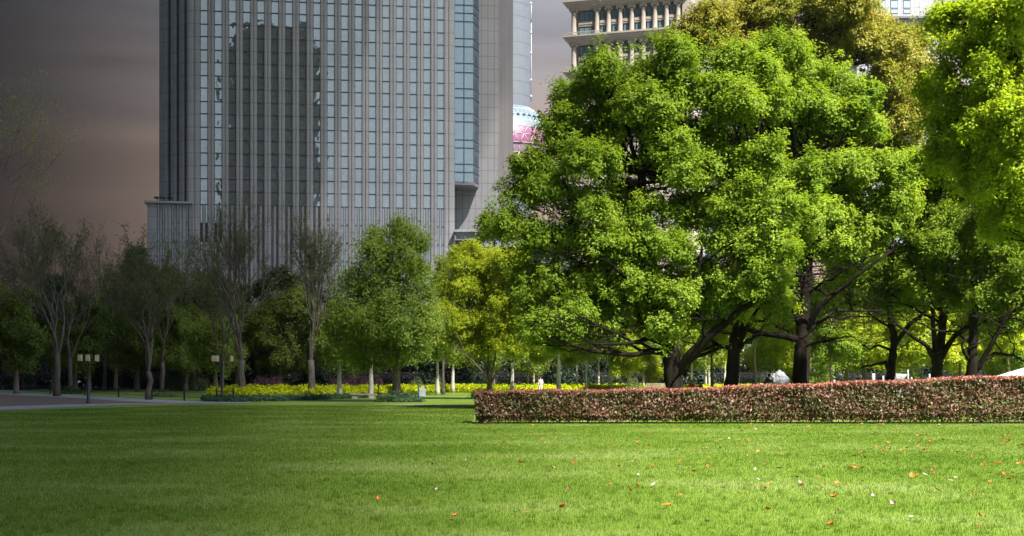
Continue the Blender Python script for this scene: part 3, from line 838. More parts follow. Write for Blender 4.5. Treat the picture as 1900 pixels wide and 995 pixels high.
for kf in (-1, 0, 1):
    zc = Z0 + SP * kf
    # cornice over the long front
    mb = MB()
    x0, x1 = SB(1117), SB(1271)
    for dz, dy, hh in ((-.95, .0, .5), (-.5, -.45, .42), (-.1, -.9, .42), (.28, -1.15, .36), (.55, -.7, .22)):
        mb.box(((x0 + x1) / 2 + .2, dy / 2 + .5, zc + dz + hh / 2), (x1 - x0 + .4 - dy * .6, 2 - dy, hh - .004))
    mb.build('cornice', M['beige_plain'], beige)
    mb = MB()
    x0, x1 = SB(1058), SB(1116)
    for dz, e, hh in ((-1.35, .1, .4), (-.95, .45, .4), (-.55, .85, .4), (-.15, 1.25, .34), (.19, 1.45, .24)):
        mb.box(((x0 + x1) / 2 - e * .4, 1.2 - e * .5, zc + dz + hh / 2), (x1 - x0 + e * 1.0, 3.2 + e, hh - .004))
    bal = mb.build('balcony', M['beige_plain'], beige)
    mb = MB()
    xa, xb, yy = x0 - 1.15, x1 + .15, -1.0
    mb.box(((xa + xb) / 2, yy, zc + 1.28), (xb - xa, .16, .14)); mb.box((xa, yy + 1.5, zc + 1.28), (.16, 3, .14))
    n = 22
    for i in range(n + 1):
        mb.box((xa + (xb - xa) * i / n, yy, zc + .82), (.07, .07, .78))
    mb.build('railing', M['beige_plain'], bal)
    zt = zc + SP - 1.0
    for px in [1065] + colpx:
        column(SB(px), .1 if px > 1110 else -.05, zc + .55, zt, .56)
    gaps = [(1074, 1101.5)] + [(a + 6, b - 5.5) for a, b in zip(colpx[:-1], colpx[1:])]
    for gi, (a, b) in enumerate(gaps):
        xa, xb = SB(a), SB(b)
        for (lo, hi) in ((.9, 2.75), (3.95, 6.1)):
            mb = MB(); cxw = (xa + xb) / 2
            zl, zh = zc + lo, zc + hi
            n = 3 if gi == 0 else 2
            mb.box((cxw, .50, (zl + zh) / 2), (xb - xa, .1, zh - zl), 0, 1)
            for q in range(n):
                pa = xa + (xb - xa) * q / n; pb = xa + (xb - xa) * (q + 1) / n
                pane(mb, pa + .07, pb - .07, zl + .1, zh - .1, .43, 0, .004)
            mb.build('window', [M['glass_blue'], M['transom']], beige)
        mb = MB(); mb.box(((xa + xb) / 2, .62, zc + 3.35), (xb - xa + .3, .7, 1.14)); mb.box(((xa + xb) / 2, .45, zc + 3.35), (xb - xa + .2, .6, .3)); mb.build('spandrel', M['beige_plain'], beige)
    for px in (1246.5, 1252):
        mb = MB(); mb.box((SB(px), .92, zc + 5.2), (.3, .1, 1.9)); mb.box((SB(px), .92, zc + 1.9), (.3, .1, 1.6)); mb.build('window', M['glass_dark'], beige)

# slim dark glass tower and pale neighbour behind it
dk = thing('glass_tower', 'narrow dark glass tower rising beside the beige stone building', 'building', (P(1292, 0, 330).x, 330, 0))
mb = MB(); mb.box((0, 6, 54), (2.8, 12, 108)); mb.build('body', M['glass_dark'], dk)
mb = MB()
for i in range(26): mb.box((0, -.03, 4 + 4 * i), (2.84, .1, .2))
mb.box((0, -.06, 54), (.12, .12, 108)); mb.build('mullions', M['transom'], dk)
pl = thing('pale_building', 'pale blue glazed building just showing above the golden tree crown', 'building', (P(1322, 0, 345).x, 345, 0))
mb = MB(); mb.box((0, 6, 54), (5.5, 12, 108)); mb.build('body', M['grey_panel'], pl)
mb = MB()
for i in range(20): mb.box((0, -.02, 6 + 5 * i), (5.0, .1, 3.2))
mb.build('window_band', M['glass_pale'], pl)

# grey panelled block, upper right
Yg = 300.0
gb = thing('panelled_building', 'pale grey panelled office block with dark louvred windows seen between two tree crowns', 'building', (P(1630, 0, Yg).x, Yg, 0))
gx = lambda px: (px - 1630) / F * Yg
gz = lambda py: EYE + (HY - py) * Yg / F
mb = MB(); mb.box((gx(1660), 8, gz(34) / 2), (136 / F * Yg, 14, gz(34))); mb.build('lower_wall', M['grey_panel'], gb)
mb = MB(); mb.box((gx(1660), 7.2, (gz(33) + 112) / 2), (142 / F * Yg, 15, 112 - gz(33))); mb.build('upper_wall', M['grey_panel'], gb)
mb = MB(); mb.box((gx(1660), -.45, gz(33)), (143 / F * Yg, .5, .45)); mb.build('ledge', M['soffit'], gb)
for (a, b) in ((1605, 1617), (1629, 1642), (1651.5, 1665.5), (1675, 1688.5)):
    for (t0, t1) in ((-22, -7), (-6, 1), (1.8, 16.3), (18.2, 26.2)):
        mb = MB(); w = (b - a) / F * Yg
        mb.box((gx((a + b) / 2), -.34, (gz(t0) + gz(t1)) / 2), (w, .06, gz(t0) - gz(t1)), 0, 1)
        pane(mb, gx(a) + .1, gx(b) - .1, gz(t1) + .1, gz(t0) - .12, -.39)
        mb.build('window', [M['glass_pale'], M['transom']], gb)
for (t0, t1) in ((41, 48.5), (51.5, 65.5), (68, 80)):
    mb = MB(); mb.box((gx(1676), .95, (gz(t0) + gz(t1)) / 2), (24 / F * Yg, .2, gz(t0) - gz(t1))); mb.build('louvre', M['louvre'], gb)
mb = MB(); mb.box((gx(1731.2), 6, 54), (4.5 / F * Yg, 10, 108)); mb.build('side_glazing', M['glass_dark'], gb)

# ================================================================== TELEVISION TOWER
YT = 600.0
mt = YT / F
tvx = P(935, 0, YT).x
tv = thing('television_tower', 'distant television tower with pale concrete shaft and pink banded dome', 'tower', (tvx, YT, 0))
zc_ = EYE + (HY - 281) * mt
RD = 92 * mt
mb = MB()
mb.lathe([(0, 195), (50 * mt, 195), (50 * mt, 0)][::-1], (0, 0, 0), 40); mb.build('shaft', M['tv_concrete'], tv)
mb = MB()
for px, py0, py1 in ((985, 8, 45), (986, 45, 190)):
    mb.tube([(50.5 * mt, -2, EYE + (HY - py1) * mt), (50.8 * mt, -2, EYE + (HY - py0) * mt)], .18, 5)
for py in (8, 62, 100, 150, 180): mb.box((50.4 * mt, -2, EYE + (HY - py) * mt), (.9, .9, .8))
mb.build('cable_riser', M['grey_metal'], tv)
def sph(a0, a1, n):
    return [(RD * math.cos(a), RD * math.sin(a)) for a in [a0 + (a1 - a0) * i / n for i in range(n + 1)]]
el = lambda py: math.asin(max(-1, min(1, (281 - py) * mt / RD)))
mb = MB(); mb.lathe(sph(el(248), el(202), 8), (0, 0, zc_), 48)
dome = mb.build('dome', M['tv_glass'], tv)
mb = MB()
for k in range(48):
    t = 2 * math.pi * k / 48
    if math.sin(t) > .4: continue
    mb.tube([(r * 1.003 * math.cos(t), r * 1.003 * math.sin(t), zc_ + z) for r, z in sph(el(248), el(202), 6)], .12, 3)
for py in (212, 224, 236):
    mb.lathe([(RD * math.cos(el(py)) + .02, -.12), (RD * math.cos(el(py)) + .16, 0), (RD * math.cos(el(py)) + .02, .12)], (0, 0, zc_ + RD * math.sin(el(py))), 48)
mb.build('dome_ribs', M['grey_metal'], dome)
for k in range(40):
    t = 2 * math.pi * (k + .3) / 40
    if math.sin(t) > 0: continue
    a = el(226)
    mb = MB(); c = ((RD + .05) * math.cos(a) * math.cos(t), (RD + .05) * math.cos(a) * math.sin(t), zc_ + RD * math.sin(a))
    mb.lathe([(0, -.7), (.6, -.45), (.85, 0), (.6, .45), (0, .7)], c, 10); mb.build('porthole', M['glass_dark'], dome)
mb = MB(); mb.lathe(sph(el(280), el(248.5), 6), (0, 0, zc_), 48)
band = mb.build('pink_band', M['tv_pink'], tv)
mb = MB()
n = 30
def bp_(py, t): 
    a = el(py); r = (RD + .12) * math.cos(a); return (r * math.cos(t), r * math.sin(t), zc_ + (RD + .12) * math.sin(a))
for k in range(n):
    t0 = 2 * math.pi * k / n; dt = 2 * math.pi / n
    if math.sin(t0) > .3: continue
    for (ya, yb) in ((248.7, 264), (264, 279.8)):
        s = 0.5 if ya > 260 else 0
        mb.tube([bp_(ya, t0 + s * dt), bp_(yb, t0 + (s + .5) * dt)], .2, 4)
        mb.tube([bp_(yb, t0 + (s - .5) * dt), bp_(ya, t0 + s * dt)], .2, 4)
    for py in (249, 264, 279.6): mb.tube([bp_(py, t0), bp_(py, t0 + dt)], .2, 4)
mb.build('lattice', M['tv_white'], band)
mb = MB(); mb.lathe([(RD * .93, -9), (RD * .96, -4), (RD * .985, 0)], (0, 0, zc_ - .05), 48)
rec = mb.build('recess_ring', M['tv_shade'], tv)
mb = MB()
for k in range(60):
    t = 2 * math.pi * k / 60
    if math.sin(t) > .3: continue
    mb.tube([(RD * .975 * math.cos(t), RD * .975 * math.sin(t), zc_ - .1), (RD * .972 * math.cos(t), RD * .972 * math.sin(t), zc_ - 4)], .12, 4)
    t2 = t + math.pi / 60
    for a, b in ((t, t2), (t2, t + math.pi / 30)):
        za, zb2 = (-4.0, -8.5) if a == t else (-8.5, -4.0)
        mb.tube([(RD * .975 * math.cos(a), RD * .975 * math.sin(a), zc_ + za), (RD * .975 * math.cos(b), RD * .975 * math.sin(b), zc_ + zb2)], .18, 4)
mb.lathe([(RD * .97, -4.2), (RD * .985, -4.0), (RD * .97, -3.8)], (0, 0, zc_), 48)
mb.build('lower_lattice', M['tv_white'], tv)
mb = MB(); mb.lathe([(RD * .55, -RD * .8), (RD * .8, -RD * .55), (RD * .93, -9)], (0, 0, zc_), 48); mb.build('lower_dome', M['tv_shade'], tv)

# ================================================================== tower across the park, mirrored in the office tower's glass
rx, ry = -8.0, -110.0
rf = thing('dark_tower', 'dark stone tower across the park, mirrored in the blue windows of the office tower', 'building', (rx, ry, 0), R(8))
mb = MB()
mb.prism([(-19, 0), (-19, -26), (19, -26), (19, 0)][::-1], 0, 132)
mb.prism([(-15, -2), (-15, -24), (15, -24), (15, -2)][::-1], 132.01, 141); mb.build('body', noisy('dark_tower_stone', (.035, .04, .045), (.06, .065, .07), .2, .8), rf)
mb = MB()
for i in range(32):
    for j in range(11): mb.box((-17 + 3.4 * j, .05, 5 + 4 * i), (2.2, .14, 2.4))
mb.build('windows', M['glass_dark'], rf)
for i, c in enumerate(tower.children): pass

# ================================================================== HEDGE
rng = np.random.default_rng(5)
HX0, HX1, HY0, HD = -1.25, 21.5, 43.75, 1.5
def htop(x):
    return np.interp(x, [-1.3, 5.5, 8.3, 12, 14.7, 17.5, 22], [1.06, 1.14, 1.24, 1.38, 1.49, 1.60, 1.75]) + 0.02 * np.sin(x * 1.7) + 0.012 * np.sin(x * 5.1 + 1)
hedge = thing('hedge', 'long clipped photinia hedge with coppery pink and brown leaves across the lawn', 'hedge', (HX0, HY0, 0))
def hedge_face(n, face):
    if face == 'front':
        x = rng.uniform(HX0, HX1, n); zf = rng.uniform(0.0, 1, n) ** .93; z = 0.10 + zf * (htop(x) - .08)
        y = HY0 + rng.uniform(-.05, .30, n) + 0.07 * np.sin(x * 2.3 + z * 3) * np.cos(x * 0.9) + .12 * (zf < .18)
        nr = np.array([0, -1, .35])
    elif face == 'end':
        y = rng.uniform(HY0, HY0 + HD, n); z = 0.05 + rng.uniform(0, 1, n) * 1.08; x = HX0 + rng.uniform(-.05, .25, n) + .16 * (1 - np.clip(z / .8, 0, 1)) ** 1.4
        x = x + .22 * np.abs((y - HY0 - HD / 2) / (HD / 2)) ** 3
        nr = np.array([-1, -.2, .35])
    elif face == 'top':
        x = rng.uniform(HX0, HX1, n); y = HY0 + rng.uniform(0, HD, n); z = htop(x) + rng.uniform(-.14, .03, n)
        nr = np.array([0, -.2, 1])
    elif face == 'back':
        x = rng.uniform(HX0, HX1, n); z = .05 + rng.uniform(0, 1, n) * (htop(x) - .05); y = HY0 + HD - rng.uniform(-.05, .3, n); nr = np.array([0, 1, .3])
    else:
        x = rng.uniform(HX0 + .3, HX1, n); y = HY0 + .3 + rng.uniform(0, HD - .5, n); z = .1 + rng.uniform(0, 1, n) * (htop(x) - .2); nr = np.array([0, 0, .5])
    # round the left end
    return np.stack([x, y, z], 1), np.tile(nr, (n, 1)) * .7 + rng.normal(size=(n, 3)) * .75
pp = [hedge_face(n, f) for n, f in ((30000, 'front'), (3000, 'end'), (16000, 'top'), (7000, 'back'), (10000, 'in'))]
pos = np.concatenate([a for a, b in pp]); nr = np.concatenate([b for a, b in pp])
patch = 0.5 + 0.22 * np.sin(pos[:, 0] * 1.3 + 1) * np.cos(pos[:, 2] * 4 + pos[:, 0] * .7) + .15 * np.sin(pos[:, 0] * 3.7 + pos[:, 2] * 6)
tint = patch * .55 + rng.uniform(0, 1, len(pos)) * .6 - .05
sz = rng.uniform(.7, 1.35, len(pos))
V = leaf_faces(pos - np.array([HX0, HY0, 0]), nr, .118 * sz, .052 * sz, rng)
quads_mesh('foliage', V, tint, M['hedge'], hedge)
n = 13000
x = rng.uniform(HX0, HX1, n); zc = htop(x) + rng.uniform(-.06, .09, n) * rng.uniform(.3, 1, n)
pos = np.stack([x, HY0 + rng.uniform(-.04, HD, n) ** 1.0, zc], 1)
V = leaf_faces(pos - np.array([HX0, HY0, 0]), rng.normal(size=(n, 3)) + np.array([0, -.4, .5]), .10 * rng.uniform(.7, 1.3, n), .04, rng)
quads_mesh('new_shoots', V, rng.uniform(0, 1, n) * .7 + .3 * np.clip((x - 2) / 10, 0, 1), M['shoots'], hedge)
mb = MB(); rs = random.Random(4)
for i in range(150):
    xx = (HX1 - HX0) * (i + rs.random()) / 150 + .15; yy = rs.choice((.22, .35, .8, 1.1))
    mb.tube([(xx, yy, -.03), (xx + rs.uniform(-.05, .05), yy, .35), (xx + rs.uniform(-.12, .12), yy + rs.uniform(-.1, .1), .95)], [.016, .012, .006], 5)
mb.build('stems', M['bark_brown'], hedge)

# ================================================================== BIG TREES on the right
BD = M['bark_dark']
leafy_tree('camphor_tree', 'large camphor tree with a forked dark trunk and a long low limb above the hedge', 'tree', 62.0,
    [(1252, 760), (1250, 715), (1247, 680), (1243, 640), (1238, 610), (1222, 560), (1205, 480), (1195, 390), (1190, 320)], 0.47,
    [(1042, 222, 38), (1066, 192, 40), (1116, 152, 46), (1181, 148, 42), (1250, 124, 46), (976, 318, 36), (972, 365, 38), (1022, 365, 50), (1008, 328, 34), (1096, 321, 56), (1110, 270, 52), (1130, 222, 52), (1200, 205, 58),
     (1265, 175, 56), (1220, 285, 50), (1090, 400, 54), (1165, 365, 44, 2.0), (1270, 330, 48), (1210, 405, 44), (940, 425, 26), (985, 450, 42), (1050, 465, 48), (1120, 455, 46), (1180, 455, 52),
     (1300, 395, 48), (1090, 520, 55), (1015, 530, 48), (1185, 530, 54), (1245, 480, 48), (1245, 560, 46), (1150, 585, 44), (1060, 590, 46), (1000, 610, 36), (1300, 520, 46), (1120, 630, 34), (985, 560, 34), (1040, 640, 26), (1220, 610, 34), (1300, 250, 46, 2.5), (1345, 570, 40), (1040, 282, 36)],
    M['camphor'], BD, 1,
    limbs=[(.33, [(1262, 690, 0), (1285, 655, -.6), (1320, 615, -1.0), (1365, 580, -1.2), (1410, 550, -1.2)]),
           (.19, [(1240, 655, 0), (1200, 652, -.8), (1170, 660, -1.2), (1110, 655, -1.4), (1055, 642, -1.4)]),
           (.15, [(1238, 640, 0), (1200, 628, -.5), (1155, 640, -1.5), (1090, 640, -2.4)]),
           (.14, [(1250, 690, 0), (1290, 665, 1), (1335, 648, 1.6), (1362, 640, 1.8)]),
           (.16, [(1236, 600, 0), (1260, 560, -1), (1290, 500, -1.4), (1300, 430, -1)]),
           (.14, [(1215, 560, 0), (1160, 520, -1), (1100, 470, -1.5), (1060, 420, -1)])], puff=.82, per=46, base=None, spread=.19, low=-.35, fill=.08, boughs=9)
leafy_tree('camphor_tree', 'camphor tree whose straight dark trunk stands right behind the forked trunk', 'tree', 63.0,
    [(1355, 754), (1357, 715), (1361, 660), (1366, 620), (1380, 560), (1398, 500), (1410, 450)], 0.38,
    [(1352, 135, 48, -1), (1315, 190, 48, -1.5), (1400, 165, 46, -1.5), (1360, 225, 54, -2.2), (1330, 325, 46, -1.5), (1385, 320, 48, -2.6), (1350, 400, 50, -2.8), (1385, 460, 48, -3), (1330, 465, 44, -2), (1400, 535, 44, -3), (1350, 540, 44, -2.5), (1425, 410, 44, -3), (1425, 585, 30, -2), (1320, 605, 28, -1), (1430, 480, 36, -3.2)],
    M['camphor'], BD, 2, limbs=[(.2, [(1368, 640, 0), (1385, 605, -.5), (1400, 575, -.8)]), (.12, [(1360, 648, 0), (1330, 640, .5), (1300, 655, 1)])], puff=.85, per=42, spread=.19, low=-.35, fill=.08, boughs=9)
leafy_tree('camphor_tree', 'camphor tree with a straight black trunk just right of the white rock', 'tree', 66.0,
    [(1484, 758), (1484, 715), (1485, 660), (1487, 630), (1492, 570), (1500, 500), (1502, 430), (1495, 330)], 0.40,
    [(1440, 112, 44), (1392, 130, 40), (1495, 145, 46), (1550, 160, 42), (1600, 200, 40), (1480, 205, 58), (1545, 235, 54), (1420, 215, 52), (1612, 245, 36), (1500, 275, 50, 1.0), (1440, 285, 46, 3.0), (1390, 270, 46, 3.0),
     (1500, 335, 48), (1560, 325, 48), (1618, 315, 40), (1420, 345, 48), (1450, 370, 52), (1540, 395, 54), (1600, 385, 50), (1655, 335, 36), (1480, 425, 46, -3.2), (1555, 455, 42), (1630, 430, 46), (1660, 380, 40), (1440, 450, 40), (1410, 500, 36, -3.2), (1600, 480, 36)],
    M['camphor'], BD, 3,
    limbs=[(.20, [(1478, 630, 0), (1445, 625, -.6), (1400, 620, -.8), (1372, 612, -1.0), (1345, 598, -1)]),
           (.19, [(1494, 615, 0), (1515, 570, -.6), (1570, 520, -1.2), (1640, 470, -1.5)]),
           (.16, [(1490, 625, 0), (1510, 605, 0), (1560, 575, .6), (1640, 575, 1)]),
           (.18, [(1488, 560, 0), (1450, 500, .5), (1440, 440, 1)]),
           (.12, [(1486, 610, 0), (1470, 580, -.3), (1455, 520, -.5), (1440, 480, -.5)])], puff=.84, per=46, spread=.19, low=-.35, fill=.08, boughs=9)
leafy_tree('camphor_tree', 'tall camphor tree with golden brown new leaves rising behind the green crowns', 'tree', 96.0,
    [(1489, 740), (1489, 600), (1494, 450), (1498, 300), (1500, 200), (1500, 100)], 0.5,
    [(1500, 5, 60), (1430, 20, 56), (1370, 40, 50), (1320, 60, 46), (1275, 75, 36), (1262, 100, 24), (1400, 85, 46), (1560, 20, 58), (1615, 45, 46), (1590, 85, 56), (1545, 110, 42), (1650, 95, 48), (1640, 160, 52), (1690, 140, 46), (1700, 200, 42), (1680, 240, 50), (1640, 270, 46), (1470, 80, 46),
     (1345, 110, 40), (1450, -40, 55), (1540, -50, 55), (1690, 300, 46), (1600, 260, 50, 3), (1520, 180, 55, 4), (1705, 80, 12), (1300, 40, 20)],
    M['golden'], BD, 4, puff=.95, per=40, L=.2, W=.1, back=.5)
leafy_tree('camphor_tree', 'bright lime green camphor crown hanging into the frame above the end of the hedge', 'tree', 52.0,
    [(2085, 775), (2080, 700), (2070, 560), (2060, 420), (2050, 300), (2040, 180), (2030, 80)], 0.55,
    [(1800, 25, 52), (1870, 15, 62), (1760, 40, 26), (1775, 110, 48), (1845, 110, 60), (1755, 150, 34), (1768, 215, 44), (1840, 200, 62), (1900, 150, 60), (1805, 285, 50), (1875, 275, 62), (1838, 350, 44), (1890, 385, 48), (1930, 330, 56, 1), (1935, 70, 56, 1.5), (1945, 200, 60, 1.5), (2030, 250, 46, -.8), (2040, 150, 46, -.6), (2030, 350, 42, -.4), (2045, 60, 46, -.4), (2040, 70, 80, 3), (2060, 190, 84, 3), (2050, 310, 80, 3), (2140, 120, 80, 2), (2150, 260, 84, 2), (2110, 380, 70, 1), (2010, 420, 56, 2), (1990, -20, 70, 3), (2090, -20, 76, 2.5),
     (1810, 350, 26), (1870, 420, 24), (1900, 440, 26), (1860, -40, 50), (1790, 170, 40, -2.6), (1820, 255, 46, -2.8), (1850, 310, 46, -3), (1890, 210, 50, -3.2), (1800, 70, 40, -2.2), (1850, 60, 46, -2.8), (1880, 340, 44, -3), (1775, 255, 30, -2)],
    M['camphor_bright'], BD, 5, puff=.80, per=42, L=.16, W=.08, back=.25, spread=.2, low=-.85, fill=.1, dens=1.1)
leafy_tree('camphor_tree', 'camphor tree with a crooked trunk and curled low limb, third from the hedge end', 'tree', 80.0,
    [(1652, 748), (1652, 700), (1656, 660), (1660, 630), (1652, 590), (1648, 540), (1650, 480)], 0.30,
    [(1690, 340, 58), (1650, 420, 52), (1700, 425, 54), (1610, 480, 50), (1660, 500, 54), (1720, 500, 50), (1590, 550, 38), (1640, 560, 40), (1730, 350, 50), (1700, 560, 34)],
    M['camphor_deep'], BD, 6, limbs=[(.15, [(1652, 690, 0), (1640, 672, -.4), (1622, 676, -.6), (1590, 684, -.8)]), (.16, [(1660, 640, 0), (1685, 600, -.5), (1720, 570, -1), (1750, 540, -1)]), (.1, [(1655, 650, 0), (1630, 640, 0), (1615, 648, .2), (1600, 640, .3)])], puff=.95, per=36, boughs=7)
leafy_tree('camphor_tree', 'camphor tree dividing low into three dark stems, second trunk from the hedge end', 'tree', 76.0,
    [(1738, 750), (1738, 700), (1740, 670), (1745, 640), (1750, 590), (1755, 520), (1755, 450)], 0.36,
    [(1740, 310, 58), (1790, 350, 56), (1760, 420, 58), (1800, 460, 56), (1730, 470, 50), (1770, 520, 50), (1820, 520, 50), (1700, 530, 44), (1760, 565, 34), (1840, 430, 50)],
    M['camphor_deep'], BD, 7, limbs=[(.2, [(1735, 675, 0), (1730, 630, -.3), (1720, 560, -.8), (1700, 500, -1)]), (.18, [(1735, 670, 0), (1715, 643, -.5), (1680, 625, -1), (1650, 600, -1.2)]), (.2, [(1745, 665, 0), (1765, 625, -.4), (1800, 600, -.8), (1840, 560, -1)])], puff=.92, per=36, boughs=7)
leafy_tree('camphor_tree', 'camphor tree with a leaning upper stem sweeping right, trunk nearest the hedge end', 'tree', 74.0,
    [(1804, 752), (1804, 700), (1805, 660), (1806, 620), (1806, 560), (1812, 500), (1820, 440)], 0.36,
    [(1850, 380, 56), (1890, 440, 60), (1850, 500, 52), (1890, 540, 54), (1940, 480, 66), (1940, 380, 66), (1900, 590, 36), (1820, 560, 36), (1950, 580, 46), (1850, 590, 26)],
    M['camphor_deep'], BD, 8, limbs=[(.2, [(1808, 690, 0), (1830, 650, -.4), (1855, 590, -1), (1890, 560, -1.3)]), (.17, [(1808, 590, 0), (1830, 490, -.6), (1868, 400, -1)]), (.13, [(1800, 670, 0), (1785, 655, -.4), (1778, 640, -.5), (1790, 625, -.6)]), (.14, [(1812, 680, 0), (1850, 655, .2), (1885, 660, .3), (1905, 672, .3)])], puff=.92, per=36, boughs=7)
# sunlit yellow-green trees further back, filling between the trunks
back_specs = [(1400, 640, 108, 46, 'between the two straight trunks'), (1440, 650, 112, 44, 'directly behind the white rock'), (1540, 640, 106, 46, 'right of the black trunk by the rock'), (1600, 645, 112, 44, 'left of the crooked trunk'), (1700, 650, 106, 44, 'between the crooked trunk and the three-stemmed trunk'),
              (1780, 650, 112, 42, 'right of the three-stemmed trunk'), (1870, 650, 108, 50, 'at the far end of the hedge'), (1320, 630, 120, 34, 'behind the fork of the large trunk')]
for i, (px, py, Y, r, where) in enumerate(back_specs):
    rr = random.Random(50 + i)
    lobes = []
    for k in range(11):
        a = rr.uniform(-1, 1); b = rr.uniform(-1, 1)
        lobes.append((px + a * r * 1.25, py - 45 + b * 66, rr.uniform(.6, .85) * r * (.8 if b > .5 else 1)))
    leafy_tree('small_tree', 'low yellow-green tree in the sun ' + where, 'tree', Y, [(px, 739 - (Y - 106) * .3 + 2), (px + 2, 705), (px, 660), (px + 4, 600)], .16, lobes,
               M['yellowgreen'] if i % 3 != 2 else M['camphor_deep'], M['bark_brown'], 60 + i, group='yellow-green trees behind the camphor trunks', puff=.9, per=30, L=.22, W=.11, dens=.8, back=.4)

# ================================================================== middle trees
leafy_tree('young_tree', 'rounded soft green tree with a thin pointed top, rising from the dark shrub ring', 'tree', 83.0,
    [(736, 747), (735, 700), (736, 650), (738, 580), (740, 500), (742, 420)], .27,
    [(742, 415, 15), (738, 440, 20), (768, 440, 22), (700, 440, 20), (785, 455, 14), (690, 480, 34), (738, 480, 38), (778, 500, 28), (655, 525, 38), (715, 535, 48), (770, 545, 36), (636, 578, 34), (690, 590, 50), (750, 600, 50), (792, 590, 30), (645, 625, 34), (705, 640, 42), (770, 640, 32), (618, 612, 18), (800, 540, 16), (735, 660, 24), (668, 660, 20)],
    M['softgreen'], M['bark_brown'], 20, limbs=[(.07, [(736, 700, 0), (715, 670, -.6), (690, 645, -1)]), (.08, [(738, 690, 0), (760, 660, -.6), (785, 645, -1)]), (.06, [(738, 640, 0), (720, 600, -.8), (705, 570, -1)])], puff=.5, per=17, tufts=8, L=.19, W=.095, dens=.48, spread=.6, fill=.12, low=-1.2, back=.2, upb=.0)
leafy_tree('multi_stem_tree', 'yellow-green tree on several pale slender stems behind the hedge end', 'tree', 92.0,
    [(908, 742), (909, 700), (908, 670), (906, 640)], .2,
    [(878, 478, 30), (866, 500, 30), (905, 500, 36), (945, 490, 34), (850, 535, 36), (895, 550, 46), (945, 560, 42), (830, 585, 26), (870, 600, 42), (930, 610, 46), (978, 600, 40), (840, 625, 28), (890, 645, 34), (950, 645, 32), (1000, 640, 30), (820, 600, 18), (965, 540, 36)],
    M['yellowgreen'], M['bark_grey'], 21, limbs=[(.10, [(907, 715, 0), (895, 690, -.4), (875, 668, -.8), (860, 655, -1)]), (.10, [(909, 715, 0), (922, 690, -.3), (942, 675, -.6), (965, 665, -.8)]), (.09, [(908, 708, 0), (900, 670, .2), (890, 630, .4)]), (.09, [(910, 705, 0), (918, 665, .3), (925, 620, .4)])], puff=.75, per=32, L=.17, W=.085, dens=.85)
leafy_tree('young_tree', 'slim green sapling crown half hidden behind the soft green tree', 'tree', 120.0, [(822, 732), (822, 690), (824, 620), (826, 540)], .14,
    [(826, 500, 20), (815, 540, 26), (840, 560, 26), (810, 590, 28), (835, 610, 28), (805, 635, 22)], M['softgreen'], M['bark_grey'], 22, puff=.8, per=24, L=.2, W=.1, dens=.8, spread=.3)

# row of slim straight trunks with light crowns over the yellow bed
pole_specs = [(630, 716, 690, 100.5, 'second'), (688, 726, 690, 99, 'third'), (812, 722, 690, 115, 'fourth'), (840, 715, 680, 132, 'fifth'), (950, 722, 690, 118, 'sixth'), (980, 712, 650, 140, 'seventh'), (990, 712, 650, 136, 'eighth'), (1037, 724, 660, 112, 'ninth'), (1071, 713, 665, 138, 'tenth'), (1088, 722, 660, 116, 'eleventh'),
              (1111, 712, 660, 140, 'twelfth'), (1131, 713, 660, 134, 'thirteenth'), (1135, 713, 660, 130, 'fourteenth'), (1167, 714, 670, 128, 'fifteenth'), (1194, 713, 650, 132, 'sixteenth'), (1209, 718, 660, 120, 'seventeenth'), (1283, 712, 660, 136, 'eighteenth'), (1310, 708, 640, 144, 'nineteenth'), (1316, 709, 640, 140, 'twentieth'), (1345, 708, 650, 144, 'last'),
              (1520, 714, 690, 120, 'pale forked'), (1844, 704, 668, 130, 'pale crooked')]
for i, (px, pb, pt, Y, w) in enumerate(pole_specs):
    rr = random.Random(80 + i)
    top = rr.uniform(560, 600) if px < 1400 else rr.uniform(600, 640)
    if px in (1520, 1844): top = 630
    lobes = [(px + rr.uniform(-22, 22), top + 15 + rr.uniform(-10, 85), rr.uniform(17, 26)) for _ in range(6)]
    th = (.17 if i < 5 else .10) if px not in (1037, 950) else .18
    lab = ('slim %s straight trunk of the sapling row, counted rightwards from the knobbly grey tree' % w) if px < 1400 else ('%s white-barked sapling seen between the dark camphor trunks' % w)
    leafy_tree('sapling', lab, 'tree', Y, [(px, HY + EYE * F / Y), (px + rr.uniform(-1, 1), pt), (px + rr.uniform(-2, 2), top + 40)], th, lobes,
               M['yellowgreen'] if i % 2 else M['softgreen'], M['bark_white'], 90 + i, group='slim sapling trunks over the yellow bed', puff=.7, per=18, tufts=8, L=.22, W=.11, dens=.7, spread=.3, back=.3)

# ================================================================== twiggy trees on the left
bare_tree('bare_tree', 'nearly leafless tree with a thick straight trunk on the mulch left of the three-headed lamp', 107.0, 106, .26, 440, 56, 655, 31, M['bark_grey'], 'twiggy leafless trees', 1500)
bare_tree('bare_tree', 'nearly leafless tree with a slim leaning trunk behind the round shrub', 132.0, 130, .22, 500, 40, 665, 32, M['bark_grey'], 'twiggy leafless trees', 1100)
bare_tree('bare_tree', 'nearly leafless tree with a thin trunk right of the three-headed lamp', 146.0, 194, .2, 500, 44, 668, 33, M['bark_grey'], 'twiggy leafless trees', 1100)
bare_tree('bare_tree', 'nearly leafless tree on a small soil mound at the path edge', 90.5, 275, .19, 500, 52, 690, 34, M['bark_grey'], 'twiggy leafless trees', 1700)
bare_tree('bare_tree', 'nearly leafless tree rising from the small pale shrub behind the black fence', 138.0, 301, .24, 520, 60, 672, 35, M['bark_grey'], 'twiggy leafless trees', 1400)
bare_tree('bare_tree', 'nearly leafless tree whose trunk stands close behind the two-headed lamp', 125.0, 413, .2, 540, 42, 670, 36, M['bark_grey'], 'twiggy leafless trees', 1400)
